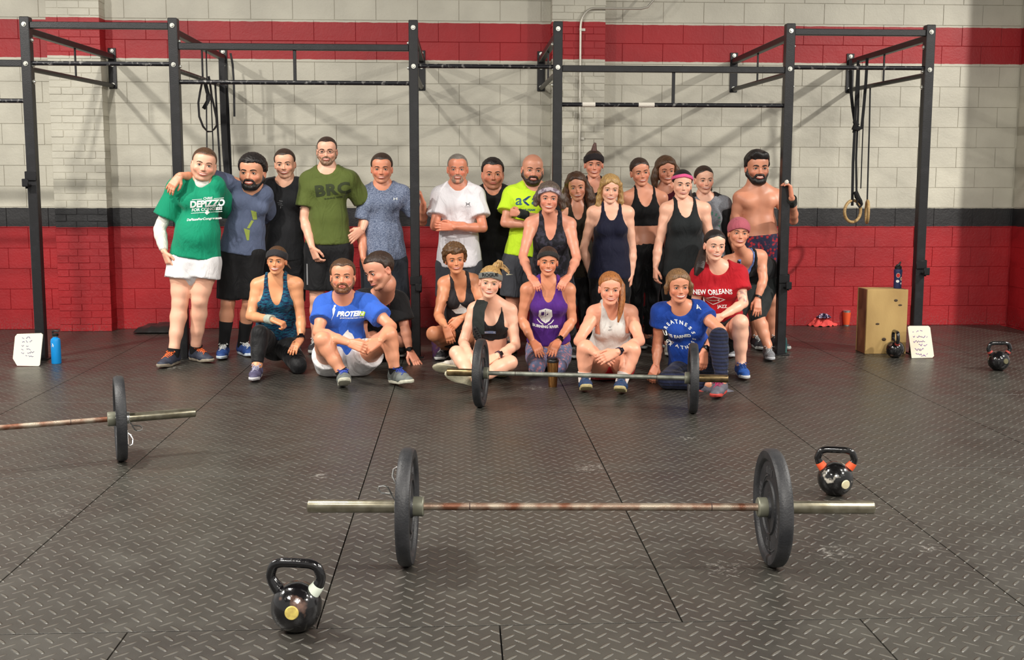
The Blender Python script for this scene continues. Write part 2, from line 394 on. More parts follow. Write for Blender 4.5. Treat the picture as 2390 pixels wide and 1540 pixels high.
# rings by the right hand upright
yr = -.62
straps = empty('ring_strap', at(2000, 140, yr), 'black webbing strap knotted half way down holding the left wooden ring', 'strap')
mb = MB(); ribbon(mb, pxs([(1985, 140), (1985, 200), (1990, 250), (1996, 290), (1993, 310)], yr), .03); mb.build('strap_tail', WEB, straps)
mb = MB(); ribbon(mb, pxs([(2003, 140), (2001, 180), (1998, 230), (1995, 300), (1991, 380), (1989, 480)], yr-.02), .026); mb.build('webbing', WEB, straps)
mb = MB(); mb.tube(pxs([(1994, 282), (1999, 290), (1993, 300), (2002, 300), (2008, 299)], yr-.03), [.02, .03, .026, .028, .016], 8); mb.build('knot', WEB, straps)
straps2 = empty('ring_strap', at(2020, 140, yr), 'black webbing strap with buckle holding the right wooden ring', 'strap')
mb = MB(); ribbon(mb, pxs([(2024, 135), (2021, 190), (2016, 250), (2011, 300), (2003, 301)], yr), .028); mb.build('strap_tail', WEB, straps2)
mb = MB(); ribbon(mb, pxs([(2031, 205), (2029, 300), (2026, 400), (2024, 470)], yr), .014); ribbon(mb, pxs([(2005, 150), (2003, 260), (1998, 370), (1999, 445), (2010, 470)], yr+.02), .020); ribbon(mb, pxs([(2017, 240), (2013, 330), (2009, 440)], yr+.03), .010); mb.build('webbing', WEB, straps2)
mb = MB(); mb.tube(pxs([(1996, 447), (2000, 458), (2008, 470), (2012, 478)], yr-.03), [.018, .026, .022, .012], 8); mb.tube(pxs([(2002, 465), (2000, 476), (2006, 484), (2012, 478)], yr-.05), .009, 8); mb.build('buckle', WEB, straps2)
WOOD = mat('ring_wood', (190, 160, 108), .5, rgb2=(160, 128, 82), vscale=40, stretch=(1, 1, 3))
for (px, py, n, lab) in ((1990, 493, Vector((.45, -1, 0)), 'wooden gymnastic ring facing front, the left of the pair'), (2024, 494, Vector((1, -.28, 0)), 'wooden gymnastic ring seen edge on, the right of the pair')):
    c = at(px, py, yr); d, s, u = frame(n); mb = MB(); R0 = .104
    mb.tube([c+s*cos(t)*R0+u*sin(t)*R0 for t in [2*pi*k/36 for k in range(36)]], .0145, 12, closed=True); tag(mb.build('gymnastic_ring', WOOD), lab, 'ring', 'wooden gymnastic rings')
# ================================================================ BARBELLS
RUBB = mat('bumper_rubber', (30, 31, 34), .5, bump=.18, scale=120, rgb2=(46, 46, 48), vscale=12)
RUBB2 = mat('bumper_raised', (66, 66, 68), .5)
STL = mat('worn_steel', (150, 145, 128), .3, .85, rgb2=(122, 116, 98), vscale=22)
COL = mat('collar_grey', (134, 134, 118), .45, .4, rgb2=(112, 112, 98), vscale=12)
RUST = mat('rusty_shaft', (150, 138, 122), .42, .6, rgb2=(104, 66, 48), vscale=9, thr=(.42, .6), bump=.2, scale=400)
SHAFT = mat('grey_shaft', (150, 152, 140), .42, .6, rgb2=(110, 112, 104), vscale=16, bump=.2, scale=400)
BRASS = mat('bronze_sleeve', (142, 122, 88), .32, .85, rgb2=(96, 80, 54), vscale=18)
CHR = mat('chrome_wire', (225, 225, 222), .18, .95)
HUBM = mat('hub_steel', (120, 120, 116), .3, .9)
def plate_mesh():
    W = .026; prof = []
    half = [(.025, W*.86), (.042, W*.86), (.044, W*.55), (.098, W*.5), (.102, W*.74), (.106, W*.5), (.178, W*.5), (.184, W*.85), (.190, W), (.216, W), (.2225, W*.75), (.225, W*.4)]
    prof = half + [(r, -h) for r, h in half[::-1]]
    mb = MB(); mb.lathe(prof, 72, (0, 0, 0), (1, 0, 0), closed=True)
    mb.cur = 1
    for side in (1, -1):           # raised letters round the face, as small worn bars
        for k, a in enumerate([20, 28, 36, 44, 52, 128, 136, 144, 152, 160, 205, 213, 221, 229, 300, 308, 316, 324, 332]):
            t = radians(a); r0 = .143; R = Matrix.Rotation(t, 3, 'X')
            mb.box(R@Vector((side*W*.5, 0, r0)), (.004, .011, .030 if k % 3 else .024), R)
            if k % 2: mb.box(R@Vector((side*W*.5, .006, r0+.010)), (.004, .010, .006), R)
        mb.tube([(side*W*.5, .122*cos(t), .122*sin(t)) for t in [radians(60+k*6) for k in range(11)]], .003, 6)
        mb.tube([(side*W*.5, .166*cos(t), .166*sin(t)) for t in [radians(235+k*6) for k in range(13)]], .003, 6)
    o = mb.build('rubber', [RUBB, RUBB2]); me = o.data; bpy.data.objects.remove(o)
    hb = MB(); hb.lathe([(.0255, .0235), (.038, .0235), (.038, -.0235), (.0255, -.0235)], 36, (0, 0, 0), (1, 0, 0), closed=True)
    o = hb.build('hub', HUBM); me2 = o.data; bpy.data.objects.remove(o)
    return me, me2
PM, HM = plate_mesh()
def barbell(e1, e2, plates, label, inner, sl_mat, sh_mat, z=.225, tilt=0):
    a, b = flo(*e1, z), flo(*e2, z); d = (b-a).normalized(); L = (b-a).length; rz = math.atan2(d.y, d.x)
    e = empty('barbell', ((a.x+b.x)/2, (a.y+b.y)/2, z), label, 'barbell')
    def P(t): return a+d*t
    s1, s2 = inner
    mb = MB(); mb.tube([P(s1), P(s1+.3), P(L/2), P(s2-.3), P(s2)], .0145, 16); 
    o = mb.build('shaft', sh_mat, e)
    for t in (s1+.18, s2-.18):
        mb = MB(); mb.tube([P(t-.002), P(t+.002)], .0149, 16); mb.build('knurl_mark', mat('knurl_gap', (60, 42, 36), .6), e)
    for (t0, t1, tc) in ((0, s1-.03, s1), (L, s2+.03, s2)):
        sg = 1 if t0 == 0 else -1
        mb = MB(); mb.lathe([(0, 0), (.019, 0), (.0235, .003), (.025, .006), (.025, abs(t1-t0)), (.02, abs(t1-t0)+.001), (.02, .01)], 32, P(t0), d*sg); mb.build('sleeve', sl_mat, e)
        mb = MB(); mb.lathe([(.015, .0), (.034, 0), (.038, .004), (.038, .042), (.035, .046), (.0, .046)], 32, P(tc+sg*.003), -d*sg); mb.build('collar', COL, e)
    for (t, lab) in plates:
        pe = empty('bumper_plate', P(t), lab, 'plate', 'black bumper plates', rz=rz+random.uniform(-.01, .01))
        o = link('rubber', PM, pe); o.rotation_euler = (random.uniform(0, 6), 0, 0); o['label'] = 'black rubber disc'; h = link('hub', HM, pe)
    return a, d
def clip(p, d, label, ang):
    d = Vector(d).normalized(); _, s, u = frame(d)
    e = empty('spring_collar', p, label, 'clip', 'wire spring collars')
    mb = MB(); pts = []
    for k in range(4*16+1):
        t = 2*pi*k/16+ang; pts.append(Vector(p)+d*(k/64*.016)+(s*cos(t)+u*sin(t))*.029)
    mb.tube(pts, .0034, 7); mb.build('coil', CHR, e)
    for sg, aa in ((0, ang), (1, ang+.55)):
        o = Vector(p)+d*(.016*sg); r = s*cos(aa)+u*sin(aa); q = d.cross(r).normalized()
        base = o+r*.03; k_ = 1 if sg == 0 else .55; g_ = .012 if sg == 0 else .045; L1 = [base, base+r*.05*k_+d*g_*.3, base+r*.062*k_+d*(g_+.004)-q*.003, base+r*.085*k_+d*(g_+.016), base+r*.112*k_+d*(g_+.012), base+r*.120*k_+d*g_*.9, base+r*.110*k_+d*(g_*.7-.006), base+r*.05*k_+d*g_*.25]
        mb = MB(); mb.tube(L1, .0038, 7); mb.build('handle', CHR, e)
a, d = barbell((718, 1181), (2040, 1184), [(.385, 'black bumper plate on the left end of the front barbell, beside a wire clip'), (1.79, 'black bumper plate on the right end of the front barbell, near the taped kettlebell')], 'steel barbell with rusty shaft lying nearest to the camera', (.445, 1.735), STL, RUST)
clip(a+d*.353, -d, 'silver wire spring clip standing up on the front barbell sleeve', 1.35)
a, d = barbell((1043, 868), (1700, 884), [(.225, 'black bumper plate in front of the crosslegged woman, left end of the middle barbell'), (1.6, 'black bumper plate before the woman in the blue shirt, right end of the middle barbell')], 'grey barbell with bronze sleeves lying before the seated front row', (.275, 1.55), BRASS, SHAFT)
l2 = flo(457, 962, .225); l1 = flo(0, 998, .225); dd = (l1-l2).normalized()
far = l2+dd*2.2
def invp(p):
    q = Vector(p)-CAM; zz = q.dot(FW); return (CX+CF*q.dot(RT)/zz, CY-CF*q.dot(UP)/zz)
a, d = barbell(invp(far), (457, 962), [(1.815, 'black bumper plate at the left of the picture with chrome clip hanging')], 'barbell at the left edge reaching out of the frame', (.445, 1.755), STL, RUST)
clip(a+d*1.845, d, 'silver wire spring clip hanging down on the left barbell', -1.2)
# ================================================================ KETTLEBELLS
GLOSS = mat('black_enamel', (13, 12, 14), .16, 0, bump=.25, scale=34, rgb2=(96, 72, 62), vscale=13, thr=(.62, .70), coat=.6)
GLOSS2 = mat('black_enamel_chipped', (13, 12, 13), .18, 0, bump=.25, scale=40, rgb2=(176, 170, 158), vscale=16, thr=(.64, .70), coat=.6)
EMB = mat('brass_disc', (196, 178, 92), .45, rgb2=(170, 150, 80), vscale=60)
EMB2 = mat('cream_disc', (205, 196, 160), .5)
def kettlebell(px, py, R, rz, label, tapes=(), disc=None, gm=None, Ht=None, dz=None, yaw_disc=0.0):
    p = flo(px, py); p = p+Vector((0, R*.55, 0)); e = empty('kettlebell', p, label, 'kettlebell', rz=rz)
    gm = gm or GLOSS; c = R*.93
    prof = []
    for k in range(25):
        t = -pi/2+pi*k/24; z = c+R*sin(t)*1.0; r = R*cos(t)
        if z < .004: z = 0; 
        prof.append((r if z > 0 else R*.38*min(1, k/3), z))
    M = Matrix.Translation(p) @ Matrix.Rotation(rz, 4, 'Z')
    mb = MB(); mb.lathe(prof, 40); mb.v = [tuple(M@Vector(v)) for v in mb.v]; mb.build('ball', gm, e)
    T = c+R*1.62 if Ht is None else Ht; hw = R*1.0; hr = R*.195
    pts = [(-R*.62, 0, c+R*.55), (-R*.86, 0, c+R*.85), (-hw, 0, c+R*1.12), (-hw*.99, 0, T-hr*3.2), (-hw*.86, 0, T-hr*1.7), (-hw*.6, 0, T-hr*1.1), (-hw*.25, 0, T-hr), (hw*.25, 0, T-hr), (hw*.6, 0, T-hr*1.1), (hw*.86, 0, T-hr*1.7), (hw*.99, 0, T-hr*3.2), (hw, 0, c+R*1.12), (R*.86, 0, c+R*.85), (R*.62, 0, c+R*.55)]
    # smooth the path
    def cr(p0, p1, p2, p3, t): return .5*((2*p1)+(p2-p0)*t+(2*p0-5*p1+4*p2-p3)*t*t+(3*p1-p0-3*p2+p3)*t**3)
    V = [Vector(q) for q in pts]; Q = []; rr = []
    for i in range(len(V)-1):
        for k in range(4):
            Q.append(cr(V[max(i-1, 0)], V[i], V[i+1], V[min(i+2, len(V)-1)], k/4)); f = min(1, abs((i+k/4)-(len(V)-1)/2)/6.5); rr.append(hr*(1+.45*max(0, f-.7)/.3))
    Q.append(V[-1]); rr.append(hr*1.45)
    mb = MB(); mb.tube(Q, rr, 16); mb.v = [tuple(M@Vector(v)) for v in mb.v]; mb.build('handle', gm, e)
    for (i0, i1, tm, lb) in tapes:
        mb = MB(); mb.tube(Q[i0:i1], [r*1.06 for r in rr[i0:i1]], 16); mb.v = [tuple(M@Vector(v)) for v in mb.v]; o = mb.build('tape_band', tm, e); o['label'] = lb
    if disc:
        mb = MB(); th = radians(disc[1]); ya = radians(disc[2]) if len(disc) > 2 else 0
        n = Vector((sin(ya)*cos(th), -cos(ya)*cos(th), sin(th))); mb.lathe([(0, .004), (R*.24, .003), (R*.27, -.001), (R*.27, -.01)], 24, Vector((0, 0, c))+n*(R-.001), n)
        mb.v = [tuple(M@Vector(v)) for v in mb.v]; o = mb.build('weight_disc', disc[0], e); o['label'] = 'pale round weight disc'
    return e
WT = mat('white_tape_gloss', (214, 222, 206), .5); OT = mat('orange_tape', (226, 88, 46), .55)
kettlebell(688, 1482, .084, radians(-10), 'glossy black kettlebell with white tape band, nearest the camera', [(47, 52, WT, 'white tape band')], (EMB, 8, 8), Ht=.243)
kettlebell(1956, 1160, .082, radians(-14), 'black kettlebell with two orange tape bands behind the front barbell', [(1, 6, OT, 'orange tape band'), (46, 51, OT, 'orange tape band')], (EMB2, -5, 30), gm=GLOSS2, Ht=.232)
kettlebell(2336, 866, .082, radians(-6), 'black kettlebell with faded red bands near the right edge of the picture', [(3, 6, mat('red_tape', (150, 56, 48), .6), 'faded red band'), (47, 50, mat('red_tape'), 'faded red band')], (mat('dull_disc', (92, 88, 64), .5), 5, 20), Ht=.232)
kettlebell(2093, 836, .076, radians(82), 'black kettlebell seen side on in front of the wooden box', [(2, 5, mat('red_tape'), 'faded red band')], None, Ht=.236)
# ================================================================ BOX, BOTTLES, BOARDS
PLY = mat('plywood_face', (176, 146, 92), .6, rgb2=(150, 120, 72), vscale=3.2, stretch=(1, 1, .5), bump=.1, scale=60)
PLY2 = mat('plywood_side', (118, 72, 48), .65, rgb2=(92, 54, 38), vscale=6)
bx0, bx1 = flo(2058, 826).x-.0, 0
fl = flo(2022, 826); fr_ = flo(2115, 824)
Yb = fl.y; hgt = at(2070, 676, Yb).z; wx = at(2122, 700, Yb).x-at(2022, 700, Yb).x
bxz = empty('plyometric_box', (at(2070, 700, Yb).x, Yb+.11, 0), 'scuffed plywood jump box standing on end by the right rig upright', 'box')
xa, xb = at(2022, 750, Yb).x, at(2117, 750, Yb).x; dep = .22; t = .018
Mx = Matrix.Translation((xa, Yb, 0)) @ Matrix.Rotation(radians(0), 4, 'Z') @ Matrix.Translation((-xa, -Yb, 0))
def bpiece(nm, c, d, m, lb=None):
    mb = MB(); mb.box(c, d, bev=.0025); mb.v = [tuple(Mx@Vector(v)) for v in mb.v]; o = mb.build(nm, m, bxz, angle=25)
    if lb: o['label'] = lb
xc = (xa+xb)/2; W = xb-xa
bpiece('front_panel', (xc, Yb+t/2, hgt/2), (W, t, hgt), PLY); bpiece('back_panel', (xc, Yb+dep-t/2, hgt/2), (W, t, hgt), PLY)
bpiece('side_panel', (xa+t/2, Yb+dep/2, hgt/2), (t, dep-2*t-.001, hgt), PLY2, 'reddish worn side'); bpiece('side_panel', (xb-t/2, Yb+dep/2, hgt/2), (t, dep-2*t-.001, hgt), PLY2)
bpiece('top_panel', (xc, Yb+dep/2, hgt-t/2), (W-2*t-.001, dep-2*t-.001, t), PLY)
KNOT = mat('wood_knot', (62, 46, 28), .7)
for (px, py, rx, rz_) in ((2091, 701, .017, .012), (2101, 712, .018, .008), (2048, 756, .018, .009), (2063, 792, .020, .015)):
    q = at(px, py, Yb); mb = MB(); mb.lathe([(0, .0012), (.9, .001), (1, 0)], 14, (0, 0, 0), (0, -1, 0)); mb.v = [tuple(Mx@Vector((q.x+v[0]*rx, Yb-.0003+v[1], q.z+v[2]*rz_))) for v in mb.v]; mb.build('knot', KNOT, bxz)
def bottle(name, px, py, Y, prof, mats, label, cat, parts=(), z=None, rz=0):
    p = flo(px, py) if z is None else Vector((at(px, py, Y).x, Y, z)); e = empty(name, p, label, cat, rz=rz)
    for (nm, pr, m) in prof:
        mb = MB(); mb.lathe(pr, 32, p); mb.build(nm, m, e)
    return e, p
BLU = mat('blue_enamel', (12, 128, 196), .35, bump=.05, scale=200); BLKP = mat('black_plastic', (18, 18, 20), .4)
e, p = bottle('water_bottle', 132, 848, 0, [('body', [(0, .001), (.036, .001), (.038, .006), (.038, .185), (.034, .202), (.020, .212), (.020, .22), (0, .22)], BLU), ('neck_ring', [(0, .212), (.019, .212), (.019, .226), (0, .226)], mat('steel_ring', (190, 190, 186), .3, .8)), ('lid', [(0, .224), (.024, .224), (.025, .228), (.025, .243), (.02, .248), (0, .248)], BLKP)], None, 'sky blue steel water bottle with black straw lid beside the left whiteboard', 'bottle')
mb = MB(); mb.tube([p+Vector((-.018, 0, .243)), p+Vector((-.020, 0, .262)), p+Vector((.004, 0, .266)), p+Vector((.03, 0, .262))], [.008, .008, .007, .006], 8); mb.build('straw_loop', BLKP, e)
mb = MB(); MWH = mat('logo_white', (235, 235, 232), .5)
for a, b in (((-.012, .15), (-.004, .16)), ((-.004, .16), (-.004, .168)), ((-.004, .16), (.004, .15)), ((-.012, .14), (-.004, .152)), ((-.004, .152), (.002, .14)), ((-.010, .168), (-.001, .160))):
    mb.tube([p+Vector((a[0]-.005, -sqrt(.0386**2-(a[0]-.005)**2), a[1])), p+Vector((b[0]-.005, -sqrt(.0386**2-(b[0]-.005)**2), b[1]))], .0013, 6)
mb.build('logo', MWH, e)
e, p = bottle('water_bottle', 2095, 660, Yb+.12, [('body', [(0, 0), (.032, 0), (.033, .004), (.033, .06), (.031, .085), (.033, .11), (.036, .15), (.034, .165), (.026, .17), (0, .17)], mat('navy_plastic', (38, 44, 84), .4)), ('lid', [(.0, .168), (.029, .168), (.029, .19), (.018, .2), (0, .203)], BLKP)], None, 'navy sticker covered water bottle standing on the wooden box', 'bottle', z=hgt)
mb = MB(); mb.tube([p+Vector((-.012, 0, .195)), p+Vector((.008, 0, .208)), p+Vector((.02, 0, .232))], [.012, .010, .006], 8); mb.build('spout', BLKP, e)
def sticker(e, p, R, dx, z, w_, h_, m, nm='sticker', seg=14, rim=None):
    for (m2, k, off) in ((rim, 1.25, .0006), (m, 1, .0012)):
        if m2 is None: continue
        V = []; F = []
        V.append((dx, z))
        for i in range(seg): a = 2*pi*i/seg; V.append((dx+w_*k*cos(a), z+h_*k*sin(a)))
        mb = MB(); mb.add([p+Vector(((R+off)*sin(x/R), -(R+off)*cos(x/R), zz)) for x, zz in V], [(0, 1+i, 1+(i+1) % seg) for i in range(seg)]); mb.build(nm, m2, e)
sticker(e, p, .036, -.012, .115, .014, .017, mat('sticker_red', (196, 34, 30), .5), rim=mat('sticker_grey', (190, 170, 160), .5))
sticker(e, p, .0335, -.014, .064, .014, .012, MWH); sticker(e, p, .035, .018, .085, .009, .013, mat('sticker_tan', (176, 130, 100), .5), rim=MWH); sticker(e, p, .0335, .016, .045, .007, .012, MWH, seg=4)
ORG = mat('orange_tumbler', (236, 92, 52), .4)
e, p = bottle('tumbler', 1975, 760, 0, [('body', [(0, .012), (.030, .012), (.032, .02), (.041, .125), (.042, .14), (0, .14)], ORG), ('base', [(0, 0), (.028, 0), (.030, .012), (0, .012)], mat('steel_ring')), ('lid', [(0, .139), (.038, .139), (.039, .156), (.034, .160), (0, .158)], mat('steel_ring'))], None, 'orange tumbler with steel rim standing at the foot of the red wall', 'tumbler')
GOLD = mat('copper_steel', (176, 126, 74), .22, .9)
e, p = bottle('tumbler', 1290, 902, 0, [('body', [(0, .0), (.029, .0), (.031, .004), (.040, .15), (.042, .175), (.042, .18), (0, .18)], GOLD), ('lid', [(0, .179), (.043, .179), (.044, .184), (.044, .194), (.040, .2), (.034, .2), (.034, .212), (.015, .214), (0, .213)], BLKP)], None, 'copper coloured steel tumbler with black lid on the floor before the purple tank', 'tumbler')
e, p = bottle('cup', 1022, 832, 0, [('body', [(0, 0), (.044, 0), (.047, .004), (.053, .10), (.056, .13), (.053, .13), (.05, .1), (0, .01)], mat('lilac_cup', (158, 112, 170), .5, rgb2=(196, 150, 140), vscale=36, thr=(.55, .62)))], None, 'lilac patterned cup on the floor below the crouching curly haired woman', 'cup')
e, p = bottle('water_bottle', 1828, 822, 0, [('body', [(0, 0), (.030, 0), (.032, .01), (.032, .10), (.022, .13), (.012, .14), (0, .14)], mat('teal_glass', (40, 74, 76), .15, rgb2=(60, 100, 98), vscale=12)), ('cap', [(0, .139), (.014, .139), (.014, .16), (0, .16)], MWH)], None, 'small dark teal bottle tucked behind the upright beside the shirtless man', 'bottle')
BRD = mat('whiteboard', (196, 191, 174), .6, bump=.03, scale=8, rgb2=(190, 176, 148), vscale=2.5, thr=(.6, .85)); EDGE = mat('board_edge', (196, 176, 140), .6)
INKP = mat('marker_purple', (122, 84, 150), .6); INKB = mat('marker_grey', (70, 68, 120), .6)
def board(corners, Y0, lean, label, ink, lines):
    # corners: outline in pixels at depth Y0 for the foot; leaning back by `lean` at the top
    zb = 0.0; P = []
    zt = max(at(x, y, Y0).z for x, y in corners)
    z0 = min(at(x, y, Y0).z for x, y in corners)
    def q(x, y, off=0):
        v = at(x, y, Y0); tt = (v.z-z0)/(zt-z0); v = at(x, y, Y0+lean*tt); v.z = v.z-z0*(1-tt)+.002; return v+Vector((0, -off, 0))
    F = [q(*c) for c in corners]; n = len(F); th = Vector((0, .008, .0))
    e = empty('whiteboard', F[0], label, 'whiteboard')
    mb = MB(); mb.add(F+[f+th for f in F], [tuple(range(n)), tuple(range(2*n-1, n-1, -1))]+[(i, (i+1) % n, n+(i+1) % n, n+i) for i in range(n)]); mb.build('panel', BRD, e, smooth=False)
    mb = MB()
    for (x0, x1, y, a) in lines:
        pts = []; x = x0; k = 0
        while x < x1:
            pts.append(q(x, y+a*random.uniform(-1, 1), .0012)); x += random.uniform(1.2, 2.6)
            if random.random() < .14 and len(pts) > 2: mb.tube(pts, .0026, 4); pts = []; x += 2.2
        if len(pts) > 1: mb.tube(pts, .0026, 4)
    mb.build('handwriting', ink, e)
board([(40, 855), (30, 838), (35, 786), (40, 780), (96, 778), (100, 782), (93, 853), (90, 856)], flo(65, 855).y, .16, 'white marker board with broken corner leaning on the leftmost upright', INKB, [(52, 58, 789, 2), (61, 71, 789, 2.5), (52, 58, 798, 2), (61, 77, 797, 2.5), (51, 57, 808, 2), (61, 68, 808, 2), (50, 56, 817, 2), (62, 75, 816, 2.5), (50, 57, 825, 2), (64, 80, 824, 2.5), (60, 64, 832, 2), (67, 79, 832, 2)])
board([(2128, 837), (2119, 764), (2123, 761), (2167, 761), (2171, 765), (2180, 832), (2176, 836)], flo(2150, 836).y, .12, 'white marker board with purple handwriting leaning beside the wooden box', INKP, [(2139, 2154, 774, 3), (2130, 2134, 774, 1.5), (2131, 2136, 786, 2.5), (2140, 2165, 786, 3), (2132, 2160, 798, 3), (2144, 2164, 806, 3), (2135, 2156, 817, 4), (2137, 2165, 828, 3), (2150, 2162, 832, 2)])
# ---- dark mat / cushion on the floor at left
mb = MB(); p = flo(352, 781)
bm = bmesh.new(); bmesh.ops.create_grid(bm, x_segments=24, y_segments=12, size=1)
vv = [(v.co.copy()) for v in bm.verts]; ff = [[v.index for v in f.verts] for f in bm.faces]; bm.free()
x0, x1 = flo(310, 780).x, flo(396, 780).x; top = []; bot = []
for v in vv:
    X = (x0+x1)/2+v.x*(x1-x0)/2*(1-.04*v.y); ed = min(1, (1-abs(v.x))*5)*min(1, (1-abs(v.y))*4)
    Z = .012+.045*ed**.5+.010*sin(v.x*9)*cos(v.y*3)*ed+.012*(v.x > -.2)*ed
    Y = p.y+.30+v.y*.24; top.append((X, Y, Z)); bot.append((X, Y, .003))
n = len(top); mb.add(top, ff); mb.add(bot, [f[::-1] for f in ff])
tag(mb.build('floor_pad', mat('black_vinyl', (34, 32, 32), .38, bump=.2, scale=20)), 'flat black padded mat lying by the wall left of the green shirt', 'mat')
# ---- coral cloth heap by the wall
def heap(px, py, w_, h_, dp, m, name, label, cat, seed, z0=0, Y=None):
    random.seed(seed); ph = [random.uniform(0, 6) for _ in range(8)]; c = flo(px, py) if Y is None else at(px, py, Y); c.z = z0
    if Y is None: c.y += dp*.4
    V = []; F = []; nr, na = 12, 56
    for i in range(nr+1):
        r = i/nr
        for k in range(na):
            a = 2*pi*k/na; rr = r*(1+.10*sin(3*a+ph[0])+.07*sin(7*a+ph[1])+.04*sin(15*a+ph[2]))
            z = h_*(1-r**2.2)*(1+.22*sin(4*a+ph[3]+3*r)+.16*sin(9*a+ph[4]-4*r))+.014*sin(11*a+ph[5]+9*r)*r
            V.append((c.x+w_/2*rr*cos(a), c.y+dp/2*rr*sin(a), max(c.z+.002, c.z+z)))
    for i in range(nr):
        for k in range(na): F.append((i*na+k, i*na+(k+1) % na, (i+1)*na+(k+1) % na, (i+1)*na+k))
    mb = MB(); mb.add(V, F); return tag(mb.build(name, m, angle=80), label, cat)
heap(1923, 762, .30, .085, .22, mat('coral_cloth', (232, 84, 80), .8, bump=.3, scale=60), 'garment', 'crumpled coral shirt heaped at the foot of the red wall', 'clothes', 3)
hy = flo(1923, 762).y+.05
heap(1922, 741, .15, .035, .13, mat('print_cloth', (196, 180, 206), .8, rgb2=(34, 28, 62), vscale=34, thr=(.46, .52)), 'cloth', 'small purple and white printed cloth lying on the coral shirt', 'cloth', 8, z0=.085, Y=hy)
random.seed(11)
